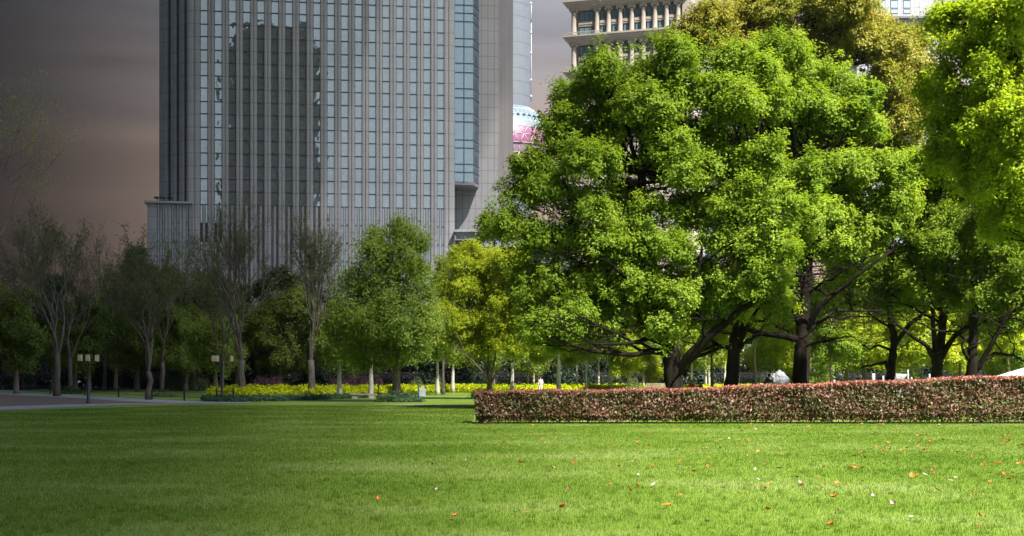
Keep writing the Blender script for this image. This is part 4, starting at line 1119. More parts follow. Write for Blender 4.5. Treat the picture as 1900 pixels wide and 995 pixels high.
bare_tree('bare_tree', 'large leafless tree with a double trunk at the left end of the yellow bed', 106.0, 449, .30, 450, 68, 668, 37, M['bark_grey'], 'twiggy leafless trees', 1500)
bare_tree('bare_tree', 'leafless tree with a swollen knobbly grey trunk in the yellow bed', 110.0, 577, .31, 462, 62, 668, 38, M['bark_grey'], 'twiggy leafless trees', 1900)
bare_tree('bare_tree', 'spindly leafless tree reaching in from the left edge above the rest', 74.0, -70, .15, 200, 100, 560, 39, M['bark_brown'], 'twiggy leafless trees', 1500, leafm=M['yellowgreen'], leaf_L=.1)

# dense trees behind, at the left and middle
dense_specs = [ # px, top, half width, Y, material, label
    (30, 540, 62, 122, 'midgreen', 'leafy low-crowned green tree at the left edge'),
    (-60, 500, 60, 116, 'midgreen', 'mid green leafy tree cut off by the left edge'),
    (100, 505, 42, 150, 'evergreen', 'dark evergreen tree behind the thick straight leafless trunk'),
    (165, 545, 52, 138, 'midgreen', 'mid green bushy tree behind the three-headed lamp'),
    (252, 458, 48, 158, 'evergreen', 'tallest dark evergreen tree in front of the podium corner'),
    (312, 498, 48, 160, 'evergreen', 'dark evergreen tree just right of the tallest evergreen'),
    (255, 540, 56, 142, 'midgreen', 'mid green tree below the tallest dark evergreen'),
    (345, 575, 50, 145, 'midgreen', 'mid green tree left of the two-headed lamp'),
    (400, 495, 48, 160, 'evergreen', 'dark evergreen tree above the two-headed lamp'),
    (400, 590, 46, 132, 'softgreen', 'fresh green low tree behind the two-headed lamp'),
    (480, 515, 50, 162, 'evergreen', 'dark evergreen tree behind the left end of the yellow bed'),
    (545, 492, 46, 158, 'evergreen', 'dark evergreen tree left of the knobbly grey trunk'),
    (520, 590, 46, 150, 'midgreen', 'low mid green tree over the purple bushes'),
    (140, 560, 50, 150, 'midgreen', 'mid green tree filling the gap right of the thick straight leafless trunk'),
    (215, 530, 46, 152, 'midgreen', 'mid green tree between the three-headed lamp and the tallest evergreen'),
    (300, 560, 52, 140, 'midgreen', 'mid green tree behind the leafless tree on the soil mound'),
    (360, 515, 46, 156, 'evergreen', 'dark evergreen tree left of the two-headed lamp'),
    (440, 540, 50, 150, 'midgreen', 'mid green tree behind the double leafless trunk'),
    (505, 545, 46, 152, 'midgreen', 'mid green tree behind the yellow bed left of the knobbly trunk'),
    (575, 530, 48, 150, 'midgreen', 'mid green tree right behind the knobbly grey trunk'),
    (630, 560, 44, 148, 'midgreen', 'mid green tree left behind the soft green tree'),
    (610, 540, 42, 160, 'evergreen', 'dark evergreen tree between the knobbly trunk and the soft green tree'),
    (690, 560, 60, 162, 'evergreen', 'dark evergreen tree right behind the soft green tree'),
    (790, 570, 56, 162, 'evergreen', 'dark evergreen tree behind the grey bin'),
    (880, 560, 56, 162, 'evergreen', 'dark evergreen tree behind the pale multi-stem tree'),
    (960, 580, 54, 165, 'evergreen', 'dark evergreen tree left of the long low camphor limb'),
    (915, 455, 26, 150, 'softgreen', 'bluish green tree top in front of the low pavilion'),
    (1060, 590, 56, 165, 'evergreen', 'dark evergreen tree beneath the long low camphor limb'),
    (1160, 590, 56, 165, 'evergreen', 'dark evergreen tree left of the forked camphor trunk'),
    (1280, 590, 60, 165, 'midgreen', 'mid green tree behind the fork of the camphor trunk'),
    (1390, 600, 56, 165, 'evergreen', 'dark evergreen tree behind the person in black by the rock'),
    (1560, 610, 60, 165, 'midgreen', 'mid green tree far behind the white posts'),
    (1700, 610, 66, 165, 'midgreen', 'mid green tree far behind the white animal statue'),
    (1850, 610, 66, 165, 'midgreen', 'mid green tree far behind the white tent'),
    (1470, 560, 60, 124, 'yellowgreen', 'sunny yellow-green tree between the rock and the black trunk'),
    (1570, 550, 62, 126, 'yellowgreen', 'sunny yellow-green tree far right of the black trunk'),
    (1660, 560, 60, 124, 'softgreen', 'fresh green tree far behind the crooked trunk'),
    (1775, 560, 62, 126, 'yellowgreen', 'sunny yellow-green tree behind the gap between the last two trunks'),
    (1880, 560, 62, 126, 'softgreen', 'fresh green tree behind the far hedge end'),
]
for i, (px, top, hw, Y, mk, lab) in enumerate(dense_specs):
    rr = random.Random(200 + i)
    lobes = []
    ht = 700 - top
    for k in range(13):
        v = (k + rr.random()) / 13
        w = math.sin(math.pi * min(1, .18 + v * .75)) ** .7
        r = hw * rr.uniform(.36, .55)
        lobes.append((px + rr.uniform(-1, 1) * (hw * w - r * .5), top + r * .75 + v * (ht - r * 1.5 - 8), r))
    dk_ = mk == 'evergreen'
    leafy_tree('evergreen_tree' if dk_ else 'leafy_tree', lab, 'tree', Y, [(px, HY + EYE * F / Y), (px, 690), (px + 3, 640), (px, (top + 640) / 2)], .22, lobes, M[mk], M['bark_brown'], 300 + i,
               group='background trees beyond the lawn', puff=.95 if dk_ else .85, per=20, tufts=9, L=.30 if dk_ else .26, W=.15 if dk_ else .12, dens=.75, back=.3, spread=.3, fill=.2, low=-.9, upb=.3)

# dark screening shrubs and clipped bushes
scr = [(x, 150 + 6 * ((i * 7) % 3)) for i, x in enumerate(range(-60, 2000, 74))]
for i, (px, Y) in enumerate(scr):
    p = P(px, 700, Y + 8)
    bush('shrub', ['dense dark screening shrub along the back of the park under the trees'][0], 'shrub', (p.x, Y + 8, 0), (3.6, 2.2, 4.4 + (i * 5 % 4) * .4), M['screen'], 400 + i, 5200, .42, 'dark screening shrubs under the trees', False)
clip = [(485, 147, 1.35, 1.75, 'purple', 'rounded plum-coloured bush, left one of the touching pair'), (510, 146, 1.3, 1.7, 'purple', 'rounded plum-coloured bush, right one of the touching pair left of the knobbly trunk'),
        (624, 147, 1.2, 1.75, 'purple', 'rounded plum-coloured bush right of the knobbly grey trunk'), (650, 147.5, 1.25, 1.75, 'purple', 'rounded plum-coloured bush between two slim sapling trunks'), (677, 147, 1.1, 1.75, 'purple', 'rounded plum-coloured bush left of the third slim trunk'), (699, 148, 1.0, 1.7, 'purple', 'rounded plum-coloured bush nearest the soft green tree'),
        (318, 146, 1.3, 2.0, 'evergreen', 'clipped dark green dome bush, leftmost of three behind the fence'), (342, 147, 1.5, 2.0, 'evergreen', 'clipped dark green dome bush, middle of three behind the fence'), (370, 146, 1.6, 1.9, 'evergreen', 'clipped dark green dome bush, rightmost of three near the two-headed lamp'),
        (773, 146, 1.0, 1.6, 'evergreen', 'clipped dark green dome bush behind the grey bin'), (815, 147, 1.0, 1.6, 'evergreen', 'clipped dark green dome bush by the fourth slim trunk'),
        (1174, 140, .85, 1.55, 'buds', 'small olive rounded bush left of the wooden bench'), (1202, 141, .85, 1.6, 'rust', 'small rusty rounded bush above the wooden bench'), (1240, 142, .9, 1.55, 'purple', 'plum rounded bush beside the forked camphor trunk')]
for i, (px, Y, hw, h, mk, lab) in enumerate(clip):
    p = P(px, 700, Y)
    bush('bush', lab, 'bush', (p.x, Y, 0), (hw, hw, h), M[mk], 500 + i, 1800, .13, 'clipped rounded bushes')
p = G(735, 747); bush('shrub', 'dark green low spreading shrub ring around the soft green tree trunk', 'shrub', (p.x, p.y + 1.4, 0), (1.62, 1.3, .62), M['juniper'], 601, 4200, .10, round_=False)
p = G(132, 731); bush('shrub', 'blue-green round shrub between two leafless trunks behind the black fence', 'shrub', (p.x, p.y, 0), (1.0, .9, .85), M['juniper'], 602, 1500, .12, round_=False)
p = G(302, 737); bush('shrub', 'pale green low shrub at the foot of a leafless trunk', 'shrub', (p.x, p.y, 0), (.95, .8, .42), M['paleshrub'], 603, 1300, .10, round_=False)
p = P(1180, 700, 104); bush('shrub', 'low grey-green spreading shrub left of the wooden bench', 'shrub', (p.x, 104, 0), (1.25, .9, 1.0), M['juniper'], 604, 1800, .11, round_=False)
p = P(895, 700, 97); bush('shrub', 'small green shrub at the foot of the pale multi-stem tree', 'shrub', (p.x, 97, 0), (1.0, .8, .75), M['juniper'], 605, 1400, .11, round_=False)
p = P(1481, 700, 84); bush('bush', 'low grass-green domed bush behind the hedge right of the white rock', 'bush', (p.x, 84, 0), (1.35, 1.1, 1.36), M['softgreen'], 606, 5200, .06)

# ---- ground cover (uncountable)
def cover(name, front, yback, n, leafm, h, L, seed):
    rng = np.random.default_rng(seed)
    fx = np.array([G(a, b)[0] for a, b in front]); fy = np.array([G(a, b)[1] for a, b in front])
    m = n // 60
    u = rng.uniform(0, 1, m)
    x = fx[0] + u * (fx[-1] - fx[0]); y0 = np.interp(x, fx, fy)
    yb = np.interp(x, fx, np.array(yback, float))
    y = y0 + (yb - y0) * rng.uniform(0, 1, m) ** 1.3
    x = x * (y / y0)
    hh = h * rng.uniform(.6, 1.1, m)
    d = unit(rng.normal(size=(m, 60, 3))); d[:, :, 2] = np.abs(d[:, :, 2])
    pos = np.stack([x, y, hh * .15], 1)[:, None, :] + d * np.stack([hh * .75, hh * .75, hh * .85], 1)[:, None, :] * rng.uniform(.6, 1, (m, 60, 1))
    nr = d + rng.normal(size=(m, 60, 3)) * .5
    t = rng.uniform(0, .5, (m, 1)) + rng.uniform(0, .55, (m, 60))
    V = leaf_faces(pos.reshape(-1, 3), nr.reshape(-1, 3), L * rng.uniform(.7, 1.3, m * 60), L * .55, rng)
    tag(quads_mesh(name, V, t.ravel(), leafm), kind='stuff')
cover('yellow_ground_cover', [(392, 741.5), (440, 740.5), (500, 739), (560, 737), (640, 734), (700, 731), (770, 729), (830, 728.5), (900, 728.5), (1000, 729), (1250, 729), (1490, 730)], [128] + [148] * 11, 150000, M['yellowbed'], .85, .26, 71)
cover('low_border_planting', [(378, 745.5), (430, 746.5), (500, 745.5), (560, 743.5), (640, 740.5), (660, 739.5), (690, 738)], [94, 94, 95, 98, 101, 101, 101], 34000, M['border'], .36, .13, 72)

# ================================================================== street furniture
def lamp(name, label, px, py, shades, ztop):
    b = G(px, py)
    t = thing(name, label, 'lamp', b, 0, 'park lamps with box shades')
    mb = MB(); mb.lathe([(0, 0), (.16, 0), (.16, .05), (.10, .1), (.085, 1.05), (.06, 1.1), (.055, ztop - .25), (.07, ztop - .22), (.05, ztop - .1), (0, ztop - .08)], (0, 0, 0), 14); mb.build('pole', M['black_metal'], t)
    for dx, dy, w, h, z in shades:
        mb = MB(); mb.tube([(0, 0, z - h / 2 - .22), (dx * .6, dy * .6, z - h / 2 - .2), (dx, dy, z - h / 2 - .05)], [.025, .025, .025], 6); arm = mb.build('arm', M['black_metal'], t)
        mb = MB(); mb.box((dx, dy, z), (w, w, h), .35 * dx, 0, .02); sh = mb.build('lamp_shade', M['shade'], t)
        mb = MB(); mb.box((dx, dy, z - h / 2 - .03), (w + .03, w + .03, .05), .35 * dx); mb.box((dx, dy, z + h / 2 + .015), (w + .03, w + .03, .03), .35 * dx); mb.build('frame', M['black_metal'], sh)
Yl = G(164, 748.5).y; k = Yl / F
lamp('park_lamp', 'black park lamp post with three pale box shades on the mulch bed', 164, 748.5,
     [((148.5 - 164) * k, 0, 6.8 * k, 12.5 * k, EYE + (700 - 664) * k), ((165.2 - 164) * k, -.25, 6.8 * k, 12.5 * k, EYE + (700 - 664.2) * k), ((179 - 164) * k, .1, 6.8 * k, 12.5 * k, EYE + (700 - 664.4) * k)], EYE + (700 - 668) * k)
Yl = G(412, 743).y; k = Yl / F
lamp('park_lamp', 'black park lamp post with two pale box shades by the yellow bed', 412, 743,
     [((400.5 - 412) * k, -.2, 10.5 * k, 11.5 * k, EYE + (700 - 665.5) * k), ((428 - 412) * k, .35, 5.8 * k, 11.0 * k, EYE + (700 - 665.5) * k)], EYE + (700 - 662) * k)

fposts = [(-110, 722.3), (-40, 725.4), (28, 728.4), (93, 731.2), (157, 733.6), (220, 737), (282, 741), (342, 743.7), (402, 745.4), (433, 745.6)]
t = thing('low_fence', 'low black metal fence with square posts and two rails along the path', 'fence', G(*fposts[0]))
o0 = Vector(t.location)
pts = [G(*q) for q in fposts]
for q in pts:
    mb = MB(); mb.box((q.x - o0.x, q.y - o0.y, .40), (.10, .10, .84), 0, 0, .01); mb.box((q.x - o0.x, q.y - o0.y, .84), (.13, .13, .05)); mb.build('post', M['black_metal'], t)
for a, b in zip(pts[:-1], pts[1:]):
    mb = MB()
    for z in (.24, .70):
        mb.tube([(a.x - o0.x, a.y - o0.y, z), (b.x - o0.x, b.y - o0.y, z)], .018, 5)
    n = 24
    for i in range(1, n):
        q = a.lerp(b, i / n); mb.tube([(q.x - o0.x, q.y - o0.y, .24), (q.x - o0.x, q.y - o0.y, .70)], .006, 3)
    mb.build('rail_panel', M['black_metal'], t)
t = thing('iron_fence', 'tall dark iron picket fence far back under the trees', 'fence', (-66, 157, 0))
for j in range(23):
    mb = MB(); mb.box((6 * j, 0, 1.15), (.12, .12, 2.3)); mb.build('post', M['black_metal'], t)
    if j < 22:
        mb = MB()
        for z in (.2, 2.0): mb.box((6 * j + 3, 0, z), (5.88, .05, .06))
        for i in range(1, 40): mb.tube([(6 * j + .15 * i, .03, .1), (6 * j + .15 * i, .03, 2.25)], .014, 4)
        mb.build('picket_panel', M['black_metal'], t)

b = G(782.5, 736.5); kb = b.y / F
t = thing('litter_bin', 'grey metal litter bin with an open raised hood beside the dark shrub ring', 'bin', b)
mb = MB(); mb.box((.05, 0, .375), (12 * kb, .45, .75), 0, 0, .03); mb.build('body', M['grey_metal'], t)
mb = MB(); mb.box((-6.2 * kb, 0, .48), (2 * kb, .5, .96), 0, 0, .01); mb.box((6.3 * kb, 0, .82), (1.3 * kb, .46, .24)); mb.box((.0, 0, .965), (14 * kb, .5, .04), 0, 0, .01); mb.build('hood', M['juniper'] if False else noisy('dark_teal_metal', (.04, .07, .09), (.06, .10, .12), 3, .5), t)
mb = MB(); mb.box((-.08, -.235, .60), (.16, .02, .10), 0, 0, .006); mb.build('plate', M['white_paint'], t)
b = G(702, 735.5)
t = thing('marker_post', 'thin black marker post standing beside the dark shrub ring', 'post', b)
mb = MB(); mb.lathe([(0, 0), (.06, 0), (.06, .95), (.04, 1.0), (0, 1.0)], (0, 0, 0), 10); mb.box((0, -.03, .9), (.16, .1, .14)); mb.build('post', M['black_metal'], t)
b = G(674, 740.5)
t = thing('stone_bench', 'low stone slab bench at the edge of the yellow bed', 'bench', b)
mb = MB(); mb.box((0, 0, .34), (1.95, .5, .10), .05, 0, .02); mb.build('seat', M['stone'], t)
for sx_ in (-.62, .62):
    mb = MB(); mb.box((sx_, 0, .15), (.42, .4, .30), .05, 0, .02); mb.build('leg', M['stone'], t)
b = G(475, 737.5)
t = thing('plant_sign', 'small white plant sign tilted in the low border planting', 'sign', (b.x, b.y - 3, 0))
mb = MB(); mb.tube([(0, 0, 0), (0, 0, .42)], .015, 5); mb.build('stake', M['black_metal'], t)
mb = MB()
c_, s_ = math.cos(.6), math.sin(.6)
mb.add([(-.15, -.1 * c_, .40), (.15, -.1 * c_, .40), (.15, .1 * c_, .52), (-.15, .1 * c_, .52), (-.15, -.1 * c_, .38), (.15, -.1 * c_, .38), (.15, .1 * c_, .50), (-.15, .1 * c_, .50)],
       [(0, 1, 2, 3), (7, 6, 5, 4), (0, 4, 5, 1), (1, 5, 6, 2), (2, 6, 7, 3), (3, 7, 4, 0)]); mb.build('plate', M['white_paint'], t)

def bench(label, c, w, rz=0.0):
    t = thing('wooden_bench', label, 'bench', c, rz, 'wooden park benches')
    mb = MB()
    for i in range(4): mb.box((0, -.2 + .13 * i, .45), (w, .11, .04), 0, 0, .008)
    mb.build('seat', M['wood'], t)
    mb = MB()
    for i in range(5): mb.box((0, .28 + .035 * i, .58 + .105 * i), (w, .035, .09), 0, 0, .008)
    mb.build('backrest', M['wood'], t)
    for s in (-1, 1):
        mb = MB(); x = s * (w / 2 - .12)
        mb.tube([(x, -.22, 0), (x, -.2, .44), (x, .22, .43)], .03, 6); mb.tube([(x, .2, 0), (x, .24, .45), (x, .45, 1.02)], .03, 6)
        mb.tube([(x, -.2, .44), (x, -.22, .66), (x, .30, .68)], .025, 6)
        mb.build('leg', M['black_metal'], t)
pb = P(1219, 700, 96); bench('empty brown slatted wooden bench left of the forked camphor trunk', (pb.x, 96, 0.1), 1.5, R(4))
pb = P(1287, 700, 112.4); bench('wooden bench carrying the seated person in red', (pb.x, 112.4, 0), 1.8, R(3))

# white rock, animal statue, posts, tent
rng = np.random.default_rng(77)
Yr = 92.0; kr = Yr / F
t = thing('white_rock', 'jagged white landscape rock standing behind the hedge', 'rock', (P(1449, 0, Yr).x, Yr, 0))
bm = bmesh.new(); bmesh.ops.create_icosphere(bm, subdivisions=5, radius=1)
from mathutils import noise as mnoise
for v in bm.verts:
    c = v.co.copy()
    x = c.x; z = c.z
    # silhouette: tall left peak falling to the right
    top = np.interp(x, [-1, -.95, -.72, -.55, 0.15, .55, 1.0], [1.95, 2.22, 2.25, 2.06, 1.98, 1.55, .95])
    h = (max(-.6, z) + .6) / 1.6
    f = mnoise.fractal(c * 2.2, 1.0, 2.0, 5) * .20 + abs(mnoise.noise(c * 3.2)) * .16 - .05
    px_ = math.copysign(abs(x) ** .75, x) * .80
    v.co = Vector((px_ * (1 + f), math.copysign(abs(c.y) ** .7, c.y) * .5 * (1 + f), h ** .8 * top * (1 + f * .4) + f * .12))
me = bpy.data.meshes.new('rock'); bm.to_mesh(me); bm.free(); me.materials.append(M['white_rock']); link_mesh('boulder', me, t)

def skin_body(name, verts, edges, radii, mat, parent, sub=2, root=0):
    me = bpy.data.meshes.new(name); me.from_pydata(verts, edges, [])
    o = bpy.data.objects.new(name, me); col.objects.link(o)
    o.modifiers.new('skin', 'SKIN')
    sv = me.skin_vertices[0].data
    for i, r in enumerate(radii):
        rr_ = r if hasattr(r, '__len__') else (r, r)
        sv[i].radius = rr_; sv[i].use_root = (i == root)
    s = o.modifiers.new('sub', 'SUBSURF'); s.levels = sub; s.render_levels = sub
    dg = bpy.context.evaluated_depsgraph_get()
    nm = bpy.data.meshes.new_from_object(o.evaluated_get(dg))
    bpy.data.objects.remove(o); bpy.data.meshes.remove(me)
    nm.name = name
    nm.materials.clear(); nm.materials.append(mat)
    nm.polygons.foreach_set('use_smooth', [True] * len(nm.polygons))
    return link_mesh(name, nm, parent)

ks = Y_s = 100.0
t = thing('sheep_statue', 'white animal statue resembling a standing sheep behind the hedge', 'statue', (P(1669, 0, 100).x, 100, 0))
sv_ = [(-.42, 0, 1.62), (-.1, 0, 1.66), (.22, 0, 1.66), (.42, 0, 1.74), (.62, 0, 1.78), (-.36, .12, 1.15), (-.36, -.12, 1.15), (.2, .12, 1.15), (.2, -.12, 1.15), (-.58, 0, 1.6), (-.36, .12, .78), (-.36, -.12, .78), (.2, .12, .78), (.2, -.12, .78)]
se_ = [(0, 1), (1, 2), (2, 3), (3, 4), (0, 5), (0, 6), (2, 7), (2, 8), (0, 9), (5, 10), (6, 11), (7, 12), (8, 13)]
skin_body('body', sv_, se_, [.2, .24, .21, .13, .08, .07, .07, .07, .07, .05, .045, .045, .045, .045], M['white_rock'], t, 2, 1)
mb = MB(); mb.box((-.08, 0, .39), (1.3, .6, .8), 0, 0, .05); mb.build('plinth', M['stone'], t)
for i, (px, Y, h, lab) in enumerate([(1500, 100, 1.48, 'short white post right behind the domed bush'), (1548, 98, 1.40, 'slanted short white post left of the crooked trunk'), (1620.5, 100, 1.88, 'thick white post left of the crooked camphor trunk'), (1638.6, 99, 1.70, 'thin white post close to the crooked camphor trunk'), (1684.6, 104, 2.2, 'tall white post beside the white animal statue'), (1691, 100, 1.60, 'short white post right of the white animal statue'), (1724.5, 100, 1.85, 'white post left of the three-stemmed camphor trunk')]):
    t = thing('white_post', lab, 'post', (P(px, 0, Y).x, Y, 0), 0, 'white posts behind the hedge')
    r = .13 if i == 2 else .07
    mb = MB(); mb.lathe([(0, 0), (r, 0), (r, h - .06), (r * .6, h), (0, h)], (0, 0, 0), 10); mb.build('shaft', M['white_paint'], t)
    mb = MB(); mb.lathe([(r * 1.5, 0), (r * 1.5, .1), (r, .14)], (0, 0, 0), 10); mb.build('foot', M['stone'], t)
t = thing('white_tent', 'white canopy tent roof just showing over the far end of the hedge', 'tent', (P(1925, 0, 90).x, 90, 0))
mb = MB()
kt = 90 / F
mb.add([(-2.2, -2, 1.66), (2.2, -2, 1.66), (2.2, 2, 1.66), (-2.2, 2, 1.66), (0, 0, 2.55), (-2.2, -2, 1.45), (2.2, -2, 1.45), (2.2, 2, 1.45), (-2.2, 2, 1.45)],
       [(0, 1, 4), (1, 2, 4), (2, 3, 4), (3, 0, 4), (0, 5, 6, 1), (1, 6, 7, 2), (2, 7, 8, 3), (3, 8, 5, 0)])
mb.build('roof', M['cloth_white'], t)
for sx_ in (-2.15, 2.15):
    for sy_ in (-1.95, 1.95):
        mb = MB(); mb.tube([(sx_, sy_, 0), (sx_, sy_, 1.64)], .03, 8); mb.build('leg', M['grey_metal'], t)

# ================================================================== people
def person(label, loc, rz, pose, top, bottom, hat=None, band=False, group=None):
    t = thing('person', label, 'person', loc, rz, group)
    # joints, facing +y
    if pose == 'sit':
        J = dict(pel=(0, 0, .54), bel=(0, .02, .70), che=(0, .03, .90), nek=(0, .05, 1.05), hd0=(0, .07, 1.14), hd1=(0, .08, 1.27))
        sh = .17
        arm = lambda s: [(s * sh, .02, .99), (s * .23, .06, .76), (s * .13, .28, .68)]
        leg = lambda s: [(s * .09, .04, .53), (s * .11, .42, .52), (s * .11, .44, .10), (s * .12, .60, .05)]
    elif pose == 'lean':
        J = dict(pel=(0, 0, .98), bel=(0, .05, 1.14), che=(0, .16, 1.38), nek=(0, .26, 1.56), hd0=(0, .32, 1.66), hd1=(0, .37, 1.78))
        sh = .19
        arm = lambda s: [(s * sh, .18, 1.49), (s * .28, .34, 1.26), (s * .16, .56, 1.30)]
        leg = lambda s: [(s * .10, .0, .94), (s * .13, .06 + .12 * s, .52), (s * .13, -.02 + .2 * s, .09), (s * .14, .14 + .2 * s, .04)]
    else:
        J = dict(pel=(0, 0, .92), bel=(0, .01, 1.08), che=(0, .01, 1.28), nek=(0, .02, 1.44), hd0=(0, .03, 1.53), hd1=(0, .04, 1.66))
        sh = .17
        arm = lambda s: [(s * sh, .0, 1.38), (s * .22, -.01, 1.12), (s * .17, .16, .98)]
        leg = lambda s: [(s * .09, .0, .88), (s * .10, .02, .48), (s * .10, .0, .08), (s * .11, .13, .04)]
    V_ = [J['pel'], J['bel'], J['che'], J['nek'], J['hd0'], J['hd1']]
    E_ = [(0, 1), (1, 2), (2, 3), (3, 4), (4, 5)]
    Rr = [(.13, .10), (.115, .09), (.14, .10), (.05, .05), (.078, .085), (.07, .08)]
    # nose
    hx = Vector(J['hd0']).lerp(Vector(J['hd1']), .4)
    V_.append((hx.x, hx.y + .10, hx.z)); E_.append((4, len(V_) - 1)); Rr.append((.016, .016))
    tops = []; bots = []
    for s in (-1, 1):
        a = arm(s); b = len(V_)
        V_ += a; E_ += [(2, b), (b, b + 1), (b + 1, b + 2)]; Rr += [.055, .043, .030]
        wv = Vector(a[2]); d = (wv - Vector(a[1])).normalized()
        palm = wv + d * .07; pb_ = len(V_)
        V_.append(tuple(palm)); E_.append((b + 2, pb_)); Rr.append((.034, .018))
        sidev = Vector((1, 0, 0)) if abs(d.x) < .9 else Vector((0, 1, 0))
        for f in range(5):
            off = sidev * (.028 * (f - 1.5)) if f < 4 else sidev * (-s * .05) - d * .03
            ln = (.062, .075, .07, .055, .045)[f]
            q1 = palm + off + d * ln * .5; q2 = palm + off * 1.1 + d * ln + Vector((0, 0, -.02))
            k_ = len(V_); V_ += [tuple(q1), tuple(q2)]; E_ += [(pb_, k_), (k_, k_ + 1)]; Rr += [.0095, .008]
        l = leg(s); c = len(V_)
        V_ += l; E_ += [(0, c), (c, c + 1), (c + 1, c + 2), (c + 2, c + 3)]; Rr += [.085, .06, .042, .035]
        tops.append(a); bots.append(l)
    body = skin_body('body', V_, E_, Rr, M['skin'], t, 1)
    # jacket
    v = [J['pel'], J['bel'], J['che'], tuple(Vector(J['che']).lerp(Vector(J['nek']), .75))]; e = [(0, 1), (1, 2), (2, 3)]; r = [(.165, .135), (.15, .125), (.172, .132), (.085, .08)]
    for a in tops:
        b = len(v); w_ = Vector(a[1]).lerp(Vector(a[2]), .92)
        v += [a[0], a[1], tuple(w_)]; e += [(2, b), (b, b + 1), (b + 1, b + 2)]; r += [.082, .064, .052]
    skin_body('jacket', v, e, r, top, body, 2)
    pz = Vector(J['pel'])
    v = [tuple(pz), tuple(pz + Vector((0, 0, .06)))]; e = [(0, 1)]; r = [(.155, .125), (.14, .115)]
    for l in bots:
        b = len(v); v += [l[0], l[1], tuple(Vector(l[1]).lerp(Vector(l[2]), .96))]; e += [(0, b), (b, b + 1), (b + 1, b + 2)]; r += [.105, .082, .065]
    skin_body('trousers', v, e, r, bottom, body, 2)
    for l in bots:
        v = [tuple(Vector(l[2]) + Vector((0, -.03, -.02))), l[3], tuple(Vector(l[3]) + Vector((0, .06, -.005)))]
        skin_body('shoe', v, [(0, 1), (1, 2)], [.055, .048, .035], M['cloth_black'], body, 1)
    hc = Vector(J['hd0']).lerp(Vector(J['hd1']), .62)
    mb = MB()
    prof = [(0.001, .125), (.06, .112), (.095, .07), (.108, .01), (.104, -.05), (.09, -.09)]
    b0_ = len(mb.v)
    mb.lathe(prof, (hc.x, hc.y - .03, hc.z), 14)
    mb.build('hair', hat or M['hair'], body)
    mb = MB()
    for s in (-1, 1): mb.lathe([(0, -.011), (.011, 0), (0, .011)], (hc.x + s * .035, hc.y + .088, hc.z - .02), 8)
    mb.build('eyes', M['cloth_black'], body)
    if band:
        mb = MB(); mb.lathe([(.178, -.035), (.18, 0), (.178, .035)], (J['bel'][0], J['bel'][1], J['bel'][2] + .05), 20)
        for i in range(len(mb.v)): x, y, z = mb.v[i]; mb.v[i] = (x, J['bel'][1] + (y - J['bel'][1]) * .84, z)
        mb.build('belt_band', M['cloth_white'], body)
    return t
pp = P(1283, 0, 112.2); person('person in a red jacket seated on the wooden bench', (pp.x, 112.15, 0.0), R(180), 'sit', M['cloth_red'], M['cloth_black'])
pp = P(1300, 0, 111.5); person('person in black with a white waist band standing by the bench', (pp.x, 111.3, 0), R(10), 'stand', M['cloth_black'], M['cloth_black'], None, True)
pp = P(1003, 0, 122); person('person in a pale pink top standing beyond the yellow bed', (pp.x, 122, -.06), R(170), 'stand', M['cloth_pink'], M['cloth_white'])
pp = P(1419, 0, 88); person('person dressed in black leaning towards the white rock', (pp.x, 88, 0), R(-80), 'lean', M['cloth_black'], M['cloth_black'], M['cloth_black'])

# ================================================================== LIGHT, SKY, ADDED SHADE
SUN_EL, SUN_DIR = R(52), Vector((0.52, -0.70, 0)).normalized()       # direction from which the sun shines
sd = Vector((SUN_DIR.x * math.cos(SUN_EL), SUN_DIR.y * math.cos(SUN_EL), math.sin(SUN_EL)))
sl = bpy.data.lights.new('sun', 'SUN'); sl.energy = 4.8; sl.angle = R(0.8); sl.color = (1.0, 0.95, 0.86)
so = bpy.data.objects.new('sun', sl); col.objects.link(so)
so.rotation_euler = sd.to_track_quat('Z', 'Y').to_euler()

w = bpy.data.worlds.new('World'); scene.world = w; w.use_nodes = True
nt = w.node_tree; nt.nodes.clear()
out = N(nt, 'ShaderNodeOutputWorld'); bg = N(nt, 'ShaderNodeBackground'); bg.inputs['Strength'].default_value = 0.12
sky = N(nt, 'ShaderNodeTexSky', sky_type='NISHITA'); sky.sun_disc = False
sky.sun_elevation = SUN_EL; sky.sun_rotation = math.atan2(SUN_DIR.x, SUN_DIR.y)
tc = N(nt, 'ShaderNodeTexCoord'); sx = N(nt, 'ShaderNodeSeparateXYZ'); nt.links.new(tc.outputs['Generated'], sx.inputs[0])
def math_(op, a, b=None, c=None):
    n = N(nt, 'ShaderNodeMath', operation=op)
    for i, v in enumerate((a, b, c)):
        if v is None: continue
        if isinstance(v, (int, float)): n.inputs[i].default_value = v
        else: nt.links.new(v, n.inputs[i])
    return n.outputs[0]
# evening cloud veil round the horizon: warm grey, heavy and dark towards the left
mp = N(nt, 'ShaderNodeMapping'); mp.inputs['Scale'].default_value = (2.2, 2.2, 16); nt.links.new(tc.outputs['Generated'], mp.inputs['Vector'])
nz = N(nt, 'ShaderNodeTexNoise'); nz.inputs['Scale'].default_value = 1.6; nz.inputs['Detail'].default_value = 5; nt.links.new(mp.outputs['Vector'], nz.inputs['Vector'])
elev = math_('ADD', sx.outputs['Z'], math_('MULTIPLY', math_('SUBTRACT', nz.outputs['Fac'], .5), .14))
veil = ramp(nt, [(0.0, (1.0, .60, .50)), (0.08, (1.35, .95, .74)), (0.18, (1.38, 1.05, .88)), (0.28, (.84, .82, .91)), (0.45, (1.2, 1.3, 1.45))])
nt.links.new(elev, veil.inputs['Fac'])
xs = math_('ADD', sx.outputs['X'], math_('MULTIPLY', math_('SUBTRACT', sx.outputs['Y'], 1.0), .15))
